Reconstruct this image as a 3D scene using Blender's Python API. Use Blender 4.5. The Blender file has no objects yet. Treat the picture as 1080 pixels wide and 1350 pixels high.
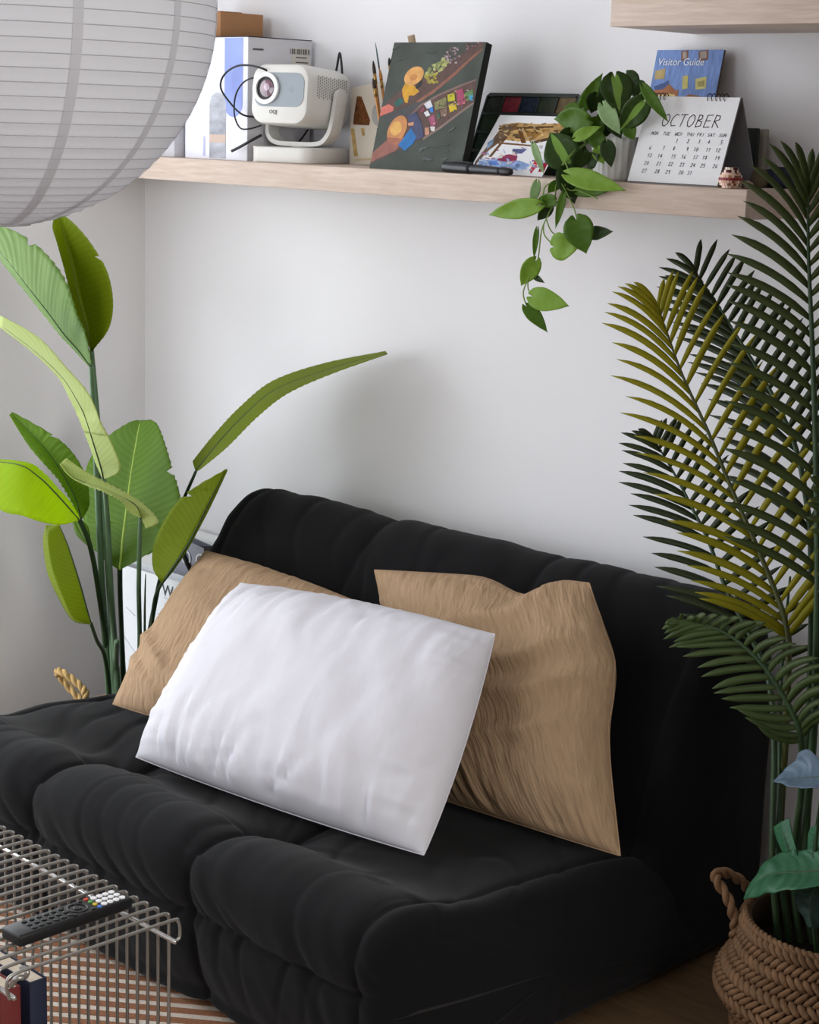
import bpy, bmesh, math, random
import numpy as np
from mathutils import Vector, Matrix, noise

random.seed(7)
scene = bpy.context.scene
COL = scene.collection

# ------------------------------------------------------------------ camera
CAM = np.array([3.907, -3.0, 1.55])
YAW, PITCH, ROLL, FPX = math.radians(44.2), math.radians(11.9), math.radians(1.7), 2450.0
_fw = np.array([-math.sin(YAW)*math.cos(PITCH), math.cos(YAW)*math.cos(PITCH), -math.sin(PITCH)])
_rt = np.array([math.cos(YAW), math.sin(YAW), 0.0])
_up = np.cross(_rt, _fw)
_r2 = math.cos(ROLL)*_rt + math.sin(ROLL)*_up
_u2 = -math.sin(ROLL)*_rt + math.cos(ROLL)*_up
cam_data = bpy.data.cameras.new('camera')
cam_data.sensor_fit = 'HORIZONTAL'
cam_data.sensor_width = 36.0
cam_data.lens = 36.0*FPX/1080.0
cam_data.clip_start = 0.05
cam = bpy.data.objects.new('camera', cam_data)
COL.objects.link(cam)
M = Matrix(((_r2[0], _u2[0], -_fw[0], CAM[0]), (_r2[1], _u2[1], -_fw[1], CAM[1]), (_r2[2], _u2[2], -_fw[2], CAM[2]), (0, 0, 0, 1)))
cam.matrix_world = M
scene.camera = cam

# ------------------------------------------------------------------ world, daylight through the window, exposure
world = bpy.data.worlds.new('world')
scene.world = world
world.use_nodes = True
world.node_tree.nodes['Background'].inputs[0].default_value = (0.80, 0.88, 1.0, 1)
world.node_tree.nodes['Background'].inputs[1].default_value = 1.2

WIN_Y0, WIN_Y1, WIN_Z0, WIN_Z1 = -2.75, -0.60, 0.06, 2.35
ld = bpy.data.lights.new('window_daylight', 'AREA')
ld.shape = 'RECTANGLE'
ld.size = WIN_Z1-WIN_Z0
ld.size_y = WIN_Y1-WIN_Y0
ld.energy = 74
ld.color = (0.94, 0.97, 1.0)
lo = bpy.data.objects.new('window_daylight', ld)
COL.objects.link(lo)
lo.location = (-0.24, (WIN_Y0+WIN_Y1)/2, (WIN_Z0+WIN_Z1)/2)
lo.rotation_euler = (0, math.radians(-90), 0)

# second window, in the wall behind the camera
WIN2_X0, WIN2_X1, WIN2_Z0, WIN2_Z1, ROOM_Y = 0.10, 1.70, 0.85, 2.45, -4.6
ld2 = bpy.data.lights.new('window_daylight_front', 'AREA')
ld2.shape = 'RECTANGLE'
ld2.size = WIN2_X1-WIN2_X0
ld2.size_y = WIN2_Z1-WIN2_Z0
ld2.energy = 42
ld2.color = (0.97, 0.98, 1.0)
lo2 = bpy.data.objects.new('window_daylight_front', ld2)
COL.objects.link(lo2)
lo2.location = ((WIN2_X0+WIN2_X1)/2, ROOM_Y-.22, (WIN2_Z0+WIN2_Z1)/2)
lo2.rotation_euler = (math.radians(90), 0, 0)

# unseen window added at the right to light the lantern and left wall
WIN3_Y0, WIN3_Y1, WIN3_Z0, WIN3_Z1, ROOM_X = -2.7, -1.2, 0.80, 2.45, 5.6
ld3 = bpy.data.lights.new('added_light_right', 'AREA')
ld3.shape = 'RECTANGLE'
ld3.size = WIN3_Z1-WIN3_Z0
ld3.size_y = WIN3_Y1-WIN3_Y0
ld3.energy = 115
ld3.color = (1.0, 0.97, 0.92)
lo3 = bpy.data.objects.new('added_light_right', ld3)
COL.objects.link(lo3)
lo3.location = (ROOM_X+.22, (WIN3_Y0+WIN3_Y1)/2, (WIN3_Z0+WIN3_Z1)/2)
lo3.rotation_euler = (0, math.radians(90), 0)

vs = scene.view_settings
vs.view_transform = 'Standard'
vs.look = 'None'
vs.gamma = 1.0
vs.use_curve_mapping = False
vs.exposure = -0.14

# ------------------------------------------------------------------ helpers
def V(a):
    return np.array(a, float)

def _ray(px, py):
    return _r2*((px-540)/FPX) + _u2*(-(py-675)/FPX) + _fw

def at(px, py, Y):            # the point on the plane at wall distance Y that the photo shows there
    d = _ray(px, py)
    return CAM + d*((Y-CAM[1])/d[1])

def atz(px, py, z):           # the same on a level plane
    d = _ray(px, py)
    return CAM + d*((z-CAM[2])/d[2])

LOC = {}
ME = bpy.data.meshes

def thing(name, label, cat, loc=(0, 0, 0), group=None, kind=None):
    o = bpy.data.objects.new(name, None)
    o.empty_display_size = 0.05
    COL.objects.link(o)
    o.location = loc
    LOC[o.name] = V(loc)
    o['label'] = label
    o['category'] = cat
    if group: o['group'] = group
    return o

def link(name, me, mat, parent=None, smooth=True, label=None, cat=None, group=None, kind=None):
    o = bpy.data.objects.new(name, me)
    COL.objects.link(o)
    if mat is not None and not me.materials:
        me.materials.append(mat)
    if smooth:
        me.polygons.foreach_set('use_smooth', [True]*len(me.polygons))
    if parent is not None:
        o.parent = parent
        LOC[o.name] = LOC[parent.name]
    else:
        LOC[o.name] = V((0, 0, 0))
    if label: o['label'] = label
    if cat: o['category'] = cat
    if group: o['group'] = group
    if kind: o['kind'] = kind
    return o

def obj(name, verts, faces, mat, parent=None, smooth=True, uv=None, **kw):
    """verts in world coordinates; made local to the parent's root"""
    vv = np.array([tuple(v) for v in verts], float)
    if parent is not None:
        vv = vv - LOC[parent.name]
    me = ME.new(name)
    me.from_pydata(vv.tolist(), [], [tuple(int(i) for i in f) for f in faces])
    if uv is not None:
        l = me.uv_layers.new(name='UVMap')
        li = np.zeros(len(me.loops), int)
        me.loops.foreach_get('vertex_index', li)
        l.data.foreach_set('uv', np.array(uv, float)[li].ravel())
    me.update()
    return link(name, me, mat, parent, smooth, **kw)

def rebase(o, base):
    """move a lone mesh thing's origin to its base without moving it"""
    b = V(base)
    for v in o.data.vertices:
        v.co = v.co - Vector(b)
    o.location = b
    LOC[o.name] = b
    return o

def bm_obj(name, bm, mat, parent=None, smooth=True, **kw):
    bm.normal_update()
    me = ME.new(name)
    if parent is not None:
        bmesh.ops.translate(bm, verts=bm.verts, vec=Vector(-LOC[parent.name]))
    bm.to_mesh(me)
    bm.free()
    return link(name, me, mat, parent, smooth, **kw)

def sharp(o, deg=35):
    me = o.data
    bm = bmesh.new(); bm.from_mesh(me)
    for e in bm.edges:
        if len(e.link_faces) == 2 and e.calc_face_angle(0) > math.radians(deg):
            e.smooth = False
    bm.to_mesh(me); bm.free()
    return o

def rbox(name, size, mtx, mat, parent=None, bevel=0.003, seg=2, **kw):
    """bevelled box; mtx places its centre"""
    bm = bmesh.new()
    bmesh.ops.create_cube(bm, size=1)
    bmesh.ops.scale(bm, vec=Vector(size), verts=bm.verts)
    if bevel > 0:
        bmesh.ops.bevel(bm, geom=list(bm.edges), offset=bevel, segments=seg, profile=0.5, affect='EDGES')
    bm.transform(mtx)
    o = bm_obj(name, bm, mat, parent, smooth=(seg > 1), **kw)
    if seg > 1: sharp(o, 50)
    return o

def T(x, y, z, rz=0, rx=0, ry=0):
    return Matrix.Translation((x, y, z)) @ Matrix.Rotation(rz, 4, 'Z') @ Matrix.Rotation(ry, 4, 'Y') @ Matrix.Rotation(rx, 4, 'X')

def bx(name, x0, x1, y0, y1, z0, z1, mat, parent=None, bevel=0.002, **kw):
    return rbox(name, (x1-x0, y1-y0, z1-z0), T((x0+x1)/2, (y0+y1)/2, (z0+z1)/2), mat, parent, bevel, **kw)

def crom(P, n, closed=False):
    P = [V(p) for p in P]
    m = len(P)
    if m == 2 and not closed:
        return np.array([P[0]+(P[1]-P[0])*i/(n-1) for i in range(n)])
    out = []
    segs = m if closed else m-1
    for k in range(n):
        t = k/n*segs if closed else k/(n-1)*segs
        i = min(int(t), segs-1); f = t-i
        g = (lambda j: P[j % m]) if closed else (lambda j: P[min(max(j, 0), m-1)])
        a, b, c, d = g(i-1), g(i), g(i+1), g(i+2)
        out.append(0.5*((2*b)+(c-a)*f+(2*a-5*b+4*c-d)*f*f+(3*b-a-3*c+d)*f**3))
    return np.array(out)

def resample(P, n, closed=False):
    Q = np.vstack([P, P[:1]]) if closed else P
    L = np.concatenate([[0], np.cumsum(np.linalg.norm(np.diff(Q, axis=0), axis=1))])
    s = np.linspace(0, L[-1], n, endpoint=not closed)
    return np.array([np.interp(s, L, Q[:, k]) for k in range(Q.shape[1])]).T

def tube_geo(P, r, ns=8, closed=False, flat=1.0):
    P = np.array(P, float); n = len(P)
    rr = np.full(n, r) if np.isscalar(r) else np.interp(np.linspace(0, 1, n), np.linspace(0, 1, len(r)), r)
    tn = np.zeros_like(P)
    for i in range(n):
        a = P[(i-1) % n] if closed else P[max(i-1, 0)]
        b = P[(i+1) % n] if closed else P[min(i+1, n-1)]
        t = b-a; tn[i] = t/(np.linalg.norm(t)+1e-12)
    ref = V((0, 0, 1)) if abs(tn[0][2]) < .9 else V((1, 0, 0))
    nrm = np.cross(tn[0], ref); nrm /= np.linalg.norm(nrm)
    vs, fs = [], []
    for i in range(n):
        nrm = nrm - tn[i]*np.dot(nrm, tn[i]); nrm /= (np.linalg.norm(nrm)+1e-12)
        b = np.cross(tn[i], nrm)
        for k in range(ns):
            a = 2*math.pi*k/ns
            vs.append(P[i]+rr[i]*(math.cos(a)*nrm+math.sin(a)*b*flat))
    m = n if closed else n-1
    for i in range(m):
        j = (i+1) % n
        for k in range(ns):
            k2 = (k+1) % ns
            fs.append((i*ns+k, i*ns+k2, j*ns+k2, j*ns+k))
    if not closed:
        fs.append(tuple(range(ns-1, -1, -1)))
        fs.append(tuple((n-1)*ns+k for k in range(ns)))
    return vs, fs

def tube(name, P, r, mat, parent=None, ns=8, n=None, closed=False, flat=1.0, **kw):
    if n: P = crom(P, n, closed)
    v, f = tube_geo(P, r, ns, closed, flat)
    return obj(name, v, f, mat, parent, **kw)

def lathe(name, prof, c, mat, parent=None, ns=48, fn=None, caps=False, **kw):
    vs, fs = [], []
    for i, (r, z) in enumerate(prof):
        for k in range(ns):
            a = 2*math.pi*k/ns
            rr = r*(fn(a, i) if fn else 1)
            vs.append((c[0]+rr*math.cos(a), c[1]+rr*math.sin(a), c[2]+z))
    for i in range(len(prof)-1):
        for k in range(ns):
            k2 = (k+1) % ns
            fs.append((i*ns+k, i*ns+k2, (i+1)*ns+k2, (i+1)*ns+k))
    if caps:
        fs.append(tuple(range(ns-1, -1, -1)))
        fs.append(tuple((len(prof)-1)*ns+k for k in range(ns)))
    return obj(name, vs, fs, mat, parent, **kw)

def quad_map(TL, TR, BR, BL):
    TL, TR, BR, BL = V(TL), V(TR), V(BR), V(BL)
    return lambda u, v: (TL*(1-u)+TR*u)*(1-v)+(BL*(1-u)+BR*u)*v

def patch(name, pts, f, nrm, h, mat, parent, jag=0.0, **kw):
    """flat painted / printed shape: polygon in the (u,v) of a panel, lifted by h, with a rim"""
    n = len(pts)
    nrm = V(nrm)/np.linalg.norm(nrm)
    top = [f(u, v)+nrm*h for u, v in pts]
    bot = [f(u, v) for u, v in pts]
    fs = [tuple(range(n))]+[(i, n+i, n+(i+1) % n, (i+1) % n) for i in range(n)]
    return obj(name, top+bot, fs, mat, parent, smooth=False, **kw)

def ell(cx, cy, a, b, rot=0, n=18, jag=0.0):
    o = []
    for k in range(n):
        t = 2*math.pi*k/n
        j = 1+jag*random.uniform(-1, 1)
        x, y = a*math.cos(t)*j, b*math.sin(t)*j
        o.append((cx+x*math.cos(rot)-y*math.sin(rot), cy+x*math.sin(rot)+y*math.cos(rot)))
    return o

# ------------------------------------------------------------------ materials
MATS = {}
def srgb(h):
    h = h.lstrip('#')
    c = [int(h[i:i+2], 16)/255 for i in (0, 2, 4)]
    return tuple(x/12.92 if x <= .04045 else ((x+.055)/1.055)**2.4 for x in c)

def mat(name, col, rough=0.6, spec=0.3, metal=0.0, var=0.0, vscale=8.0, bump=0.0, bscale=40.0, stretch=(1, 1, 1),
        transl=0.0, sheen=0.0, coord='Object', emis=None, coat=0.0, tcol=None, alpha=None, wave=None, detail=4.0):
    if name in MATS: return MATS[name]
    if isinstance(col, str): col = srgb(col)
    m = bpy.data.materials.new(name); m.use_nodes = True
    nt = m.node_tree; N = nt.nodes; Lk = nt.links
    b = N['Principled BSDF']; out = N['Material Output']
    b.inputs['Base Color'].default_value = (*col, 1)
    b.inputs['Roughness'].default_value = rough
    b.inputs['Specular IOR Level'].default_value = spec
    b.inputs['Metallic'].default_value = metal
    b.inputs['Coat Weight'].default_value = coat
    if sheen:
        b.inputs['Sheen Weight'].default_value = sheen
        b.inputs['Sheen Roughness'].default_value = 0.5
    tc = N.new('ShaderNodeTexCoord'); mp = N.new('ShaderNodeMapping')
    mp.inputs['Scale'].default_value = stretch
    Lk.new(tc.outputs[coord], mp.inputs['Vector'])
    csock = None
    if var > 0:
        nz = N.new('ShaderNodeTexNoise'); nz.inputs['Scale'].default_value = vscale; nz.inputs['Detail'].default_value = detail
        Lk.new(mp.outputs[0], nz.inputs['Vector'])
        rp = N.new('ShaderNodeValToRGB')
        lo_ = tuple(max(0, c*(1-var)) for c in col); hi_ = tuple(min(1, c*(1+var)) for c in col)
        rp.color_ramp.elements[0].color = (*lo_, 1); rp.color_ramp.elements[1].color = (*hi_, 1)
        rp.color_ramp.elements[0].position = .3; rp.color_ramp.elements[1].position = .7
        Lk.new(nz.outputs['Fac'], rp.inputs[0]); Lk.new(rp.outputs[0], b.inputs['Base Color'])
        csock = rp.outputs[0]
    bn = None
    if bump > 0:
        nb = N.new('ShaderNodeTexNoise'); nb.inputs['Scale'].default_value = bscale; nb.inputs['Detail'].default_value = detail
        Lk.new(mp.outputs[0], nb.inputs['Vector'])
        bn = N.new('ShaderNodeBump'); bn.inputs['Strength'].default_value = bump; bn.inputs['Distance'].default_value = 0.01
        Lk.new(nb.outputs['Fac'], bn.inputs['Height']); Lk.new(bn.outputs[0], b.inputs['Normal'])
    if emis:
        b.inputs['Emission Color'].default_value = (*emis[0], 1); b.inputs['Emission Strength'].default_value = emis[1]
    if transl > 0:
        tr = N.new('ShaderNodeBsdfTranslucent'); mx = N.new('ShaderNodeMixShader'); mx.inputs[0].default_value = transl
        tr.inputs[0].default_value = (*(tcol or col), 1)
        if csock is not None and tcol is None: Lk.new(csock, tr.inputs[0])
        Lk.new(b.outputs[0], mx.inputs[1]); Lk.new(tr.outputs[0], mx.inputs[2]); Lk.new(mx.outputs[0], out.inputs[0])
        if bn is not None: Lk.new(bn.outputs[0], tr.inputs['Normal'])
    MATS[name] = m
    return m

def leaf_mat(name, base, vein, trans, nveins=26, transl=0.35, rough=0.55, patchc=None, spec=0.18):
    """leaf with side veins from UV (u = -1..1 across, v = base..tip)"""
    if name in MATS: return MATS[name]
    m = bpy.data.materials.new(name); m.use_nodes = True
    nt = m.node_tree; N = nt.nodes; Lk = nt.links
    b = N['Principled BSDF']; out = N['Material Output']
    tc = N.new('ShaderNodeTexCoord'); sp = N.new('ShaderNodeSeparateXYZ')
    Lk.new(tc.outputs['UV'], sp.inputs[0])
    ab = N.new('ShaderNodeMath'); ab.operation = 'ABSOLUTE'; Lk.new(sp.outputs[0], ab.inputs[0])
    m1 = N.new('ShaderNodeMath'); m1.operation = 'MULTIPLY_ADD'; m1.inputs[1].default_value = -0.12
    Lk.new(ab.outputs[0], m1.inputs[0]); Lk.new(sp.outputs[1], m1.inputs[2])
    m2 = N.new('ShaderNodeMath'); m2.operation = 'MULTIPLY'; m2.inputs[1].default_value = nveins*2*math.pi
    Lk.new(m1.outputs[0], m2.inputs[0])
    sn = N.new('ShaderNodeMath'); sn.operation = 'SINE'; Lk.new(m2.outputs[0], sn.inputs[0])
    mr = N.new('ShaderNodeMapRange'); mr.inputs[1].default_value = -1; mr.inputs[2].default_value = 1
    Lk.new(sn.outputs[0], mr.inputs[0])
    nz = N.new('ShaderNodeTexNoise'); nz.inputs['Scale'].default_value = 14; nz.inputs['Detail'].default_value = 3
    Lk.new(tc.outputs['Object'], nz.inputs['Vector'])
    av = N.new('ShaderNodeMath'); av.operation = 'MULTIPLY'; Lk.new(mr.outputs[0], av.inputs[0]); Lk.new(nz.outputs[0], av.inputs[1])
    mix = N.new('ShaderNodeMix'); mix.data_type = 'RGBA'
    mix.inputs[6].default_value = (*srgb(base), 1); mix.inputs[7].default_value = (*srgb(vein), 1)
    Lk.new(av.outputs[0], mix.inputs[0])
    col = mix.outputs[2]
    if patchc:      # pale variegated centre of a philodendron leaf
        pr = N.new('ShaderNodeMath'); pr.operation = 'MULTIPLY_ADD'; pr.inputs[1].default_value = 0.7
        Lk.new(nz.outputs[0], pr.inputs[0]); Lk.new(ab.outputs[0], pr.inputs[2])
        gt = N.new('ShaderNodeMath'); gt.operation = 'LESS_THAN'; gt.inputs[1].default_value = 0.62
        Lk.new(pr.outputs[0], gt.inputs[0])
        mx2 = N.new('ShaderNodeMix'); mx2.data_type = 'RGBA'
        Lk.new(gt.outputs[0], mx2.inputs[0]); Lk.new(col, mx2.inputs[6]); mx2.inputs[7].default_value = (*srgb(patchc), 1)
        col = mx2.outputs[2]
    Lk.new(col, b.inputs['Base Color'])
    b.inputs['Roughness'].default_value = rough; b.inputs['Specular IOR Level'].default_value = spec
    tr = N.new('ShaderNodeBsdfTranslucent'); tr.inputs[0].default_value = (*srgb(trans), 1)
    mx = N.new('ShaderNodeMixShader'); mx.inputs[0].default_value = transl
    Lk.new(b.outputs[0], mx.inputs[1]); Lk.new(tr.outputs[0], mx.inputs[2]); Lk.new(mx.outputs[0], out.inputs[0])
    MATS[name] = m
    return m

def wood_mat(name, c1, c2, scale=(1.2, 14, 14), rough=0.55):
    m = bpy.data.materials.new(name); m.use_nodes = True
    nt = m.node_tree; N = nt.nodes; Lk = nt.links; b = N['Principled BSDF']
    tc = N.new('ShaderNodeTexCoord'); mp = N.new('ShaderNodeMapping'); mp.inputs['Scale'].default_value = scale
    Lk.new(tc.outputs['Object'], mp.inputs[0])
    nz = N.new('ShaderNodeTexNoise'); nz.inputs['Scale'].default_value = 9; nz.inputs['Detail'].default_value = 7; nz.inputs['Roughness'].default_value = .65
    Lk.new(mp.outputs[0], nz.inputs[0])
    rp = N.new('ShaderNodeValToRGB')
    rp.color_ramp.elements[0].color = (*srgb(c1), 1); rp.color_ramp.elements[1].color = (*srgb(c2), 1)
    rp.color_ramp.elements[0].position = .32; rp.color_ramp.elements[1].position = .66
    Lk.new(nz.outputs[0], rp.inputs[0]); Lk.new(rp.outputs[0], b.inputs['Base Color'])
    bn = N.new('ShaderNodeBump'); bn.inputs['Strength'].default_value = .08; bn.inputs['Distance'].default_value = .002
    Lk.new(nz.outputs[0], bn.inputs['Height']); Lk.new(bn.outputs[0], b.inputs['Normal'])
    b.inputs['Roughness'].default_value = rough; b.inputs['Specular IOR Level'].default_value = .3
    return m

WALL = mat('wall_paint', '#e9e8ea', .9, .15, var=.012, vscale=3, bump=.04, bscale=240)
CEIL = mat('ceiling_paint', '#d8d8d8', .95, .1)
FLOOR = wood_mat('dark_floor_wood', '#5c4832', '#745a40', (.9, 9, 9), .6)
OAK = wood_mat('pale_oak', '#b9a596', '#cdbbae')
BLACKFAB = mat('black_cotton', '#111113', .95, .12, var=.12, vscale=5, bump=.12, bscale=900, sheen=.05)
WHITEFAB = mat('white_cotton', '#cccad0', .92, .15, bump=.16, bscale=3.0, stretch=(5, 1.2, 1), detail=6, coord='UV')
TANFAB = mat('tan_muslin', '#a4896d', .95, .1, var=.10, vscale=4, bump=.55, bscale=4.0, stretch=(9, 1.5, 1), detail=5, coord='UV')
PLASTIC_W = mat('warm_white_plastic', '#d9d7d2', .42, .4)
BLACK = mat('black_plastic', '#141416', .45, .4)
STEEL = mat('steel_wire', '#a19e99', .35, .5, metal=.8)
PAPER = mat('paper_white', '#e4e4e6', .85, .1)
INK = mat('dark_ink', '#3a2a2c', .8, .1)
SOIL = mat('dark_soil', '#1c1510', .95, .1, bump=.6, bscale=80)
STEMG = mat('stem_green', '#5b7659', .5, .35, var=.15, vscale=20)
STEMD = mat('stem_dark_green', '#2c4226', .5, .35, var=.2, vscale=20)

# ================================================================== ROOM SHELL
RX, RY, RZ = 5.6, -4.6, 2.65
def struct(o):
    o['kind'] = 'structure'; return o
struct(bx('floor', -0.12, RX+.1, RY-.1, 0.1, -0.08, 0.0, FLOOR, bevel=0))
struct(bx('ceiling', -0.12, RX+.1, RY-.1, 0.1, RZ, RZ+.08, CEIL, bevel=0))
struct(bx('wall_back', -0.12, RX+.1, 0.0, 0.1, 0.0, RZ, WALL, bevel=0))
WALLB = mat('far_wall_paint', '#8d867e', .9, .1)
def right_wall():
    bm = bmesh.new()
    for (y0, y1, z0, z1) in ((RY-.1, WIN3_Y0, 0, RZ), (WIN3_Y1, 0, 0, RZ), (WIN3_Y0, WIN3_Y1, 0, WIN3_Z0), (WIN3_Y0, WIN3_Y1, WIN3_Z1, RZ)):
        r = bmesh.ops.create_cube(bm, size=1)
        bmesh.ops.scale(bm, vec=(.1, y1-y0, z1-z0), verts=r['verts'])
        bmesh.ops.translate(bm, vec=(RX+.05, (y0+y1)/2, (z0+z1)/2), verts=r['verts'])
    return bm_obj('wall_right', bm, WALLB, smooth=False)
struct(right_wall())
def front_wall():
    bm = bmesh.new()
    for (x0, x1, z0, z1) in ((0, WIN2_X0, 0, RZ), (WIN2_X1, RX, 0, RZ), (WIN2_X0, WIN2_X1, 0, WIN2_Z0), (WIN2_X0, WIN2_X1, WIN2_Z1, RZ)):
        r = bmesh.ops.create_cube(bm, size=1)
        bmesh.ops.scale(bm, vec=(x1-x0, .1, z1-z0), verts=r['verts'])
        bmesh.ops.translate(bm, vec=((x0+x1)/2, RY-.05, (z0+z1)/2), verts=r['verts'])
    return bm_obj('wall_front', bm, WALL, smooth=False)
struct(front_wall())
# unseen dark wall added to shade the palm corner
struct(bx('shade_wall', 3.08, 3.20, -.95, 0.0, 0.0, RZ, mat('shade_wall_paint', '#5c554e', .9, .1), bevel=0))
# left wall with the window opening
def left_wall():
    bm = bmesh.new()
    for (y0, y1, z0, z1) in ((RY-.1, WIN_Y0, 0, RZ), (WIN_Y1, 0, 0, RZ), (WIN_Y0, WIN_Y1, 0, WIN_Z0), (WIN_Y0, WIN_Y1, WIN_Z1, RZ)):
        r = bmesh.ops.create_cube(bm, size=1)
        bmesh.ops.scale(bm, vec=(.12, y1-y0, z1-z0), verts=r['verts'])
        bmesh.ops.translate(bm, vec=(-.06, (y0+y1)/2, (z0+z1)/2), verts=r['verts'])
    return bm_obj('wall_left', bm, WALL, smooth=False)
struct(left_wall())
WFRAME = mat('window_frame_white', '#e2e2e2', .5, .3)
GLASS = bpy.data.materials.new('window_glass'); GLASS.use_nodes = True
_n = GLASS.node_tree.nodes; _l = GLASS.node_tree.links
_t = _n.new('ShaderNodeBsdfTransparent'); _g = _n.new('ShaderNodeBsdfGlossy'); _m = _n.new('ShaderNodeMixShader')
_g.inputs['Roughness'].default_value = .02; _m.inputs[0].default_value = .06
_l.new(_t.outputs[0], _m.inputs[1]); _l.new(_g.outputs[0], _m.inputs[2]); _l.new(_m.outputs[0], _n['Material Output'].inputs[0])
win = bpy.data.objects.new('window_1', None); COL.objects.link(win); win['kind'] = 'structure'
win.location = (-.09, (WIN_Y0+WIN_Y1)/2, WIN_Z0); LOC['window_1'] = V(win.location)
for (y0, y1, z0, z1) in ((WIN_Y0, WIN_Y1, WIN_Z0, WIN_Z0+.05), (WIN_Y0, WIN_Y1, WIN_Z1-.05, WIN_Z1), (WIN_Y0, WIN_Y0+.05, WIN_Z0, WIN_Z1), (WIN_Y1-.05, WIN_Y1, WIN_Z0, WIN_Z1)):
    bx('window_frame', -.115, -.065, y0, y1, z0, z1, WFRAME, win)
ym = (WIN_Y0+WIN_Y1)/2
bx('mullion', -.11, -.07, ym-.022, ym+.022, WIN_Z0, WIN_Z1, WFRAME, win)
for (y0, y1) in ((WIN_Y0+.05, ym-.022), (ym+.022, WIN_Y1-.05)):
    bx('pane', -.092, -.088, y0, y1, WIN_Z0+.05, WIN_Z1-.05, GLASS, win, bevel=0)
bx('window_sill', -.06, .02, WIN_Y0-.03, WIN_Y1+.03, WIN_Z0-.03, WIN_Z0+.005, WFRAME, win)

win2 = bpy.data.objects.new('window_2', None); COL.objects.link(win2); win2['kind'] = 'structure'
win2.location = ((WIN2_X0+WIN2_X1)/2, RY-.07, WIN2_Z0); LOC['window_2'] = V(win2.location)
for (x0, x1, z0, z1) in ((WIN2_X0, WIN2_X1, WIN2_Z0, WIN2_Z0+.05), (WIN2_X0, WIN2_X1, WIN2_Z1-.05, WIN2_Z1), (WIN2_X0, WIN2_X0+.05, WIN2_Z0, WIN2_Z1), (WIN2_X1-.05, WIN2_X1, WIN2_Z0, WIN2_Z1)):
    bx('window_frame', x0, x1, RY-.095, RY-.045, z0, z1, WFRAME, win2)
xm = (WIN2_X0+WIN2_X1)/2
bx('mullion', xm-.022, xm+.022, RY-.09, RY-.05, WIN2_Z0, WIN2_Z1, WFRAME, win2)
for (x0, x1) in ((WIN2_X0+.05, xm-.022), (xm+.022, WIN2_X1-.05)):
    bx('pane', x0, x1, RY-.072, RY-.068, WIN2_Z0+.05, WIN2_Z1-.05, GLASS, win2, bevel=0)

win3 = bpy.data.objects.new('added_window', None); COL.objects.link(win3); win3['kind'] = 'structure'  # frame and pane of the added right window
win3.location = (RX+.07, (WIN3_Y0+WIN3_Y1)/2, WIN3_Z0); LOC['added_window'] = V(win3.location)
for (y0, y1, z0, z1) in ((WIN3_Y0, WIN3_Y1, WIN3_Z0, WIN3_Z0+.05), (WIN3_Y0, WIN3_Y1, WIN3_Z1-.05, WIN3_Z1), (WIN3_Y0, WIN3_Y0+.05, WIN3_Z0, WIN3_Z1), (WIN3_Y1-.05, WIN3_Y1, WIN3_Z0, WIN3_Z1)):
    bx('window_frame', RX+.045, RX+.095, y0, y1, z0, z1, WFRAME, win3)
bx('pane', RX+.068, RX+.072, WIN3_Y0+.05, WIN3_Y1-.05, WIN3_Z0+.05, WIN3_Z1-.05, GLASS, win3, bevel=0)

# ================================================================== SHELVES
SZ = 1.449   # shelf top
lower_shelf = bx('wall_shelf', 0.002, 2.035, -0.26, -0.001, 1.397, SZ, OAK, bevel=.0012,
   label='long pale oak floating shelf carrying the calendar and the small projector', cat='shelf')
upper_shelf = bx('wall_shelf', 1.715, 2.85, -0.26, -0.001, 1.727, 1.779, OAK, bevel=.0012,
   label='shorter pale oak floating shelf mounted above the calendar, holding nothing in view', cat='shelf')

# ================================================================== SOFA
def crease(p, q, k=7.0):
    n_ = noise.noise(Vector((p, q, 1.7)))
    return -max(0.0, 1-abs(n_)*k)

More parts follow.
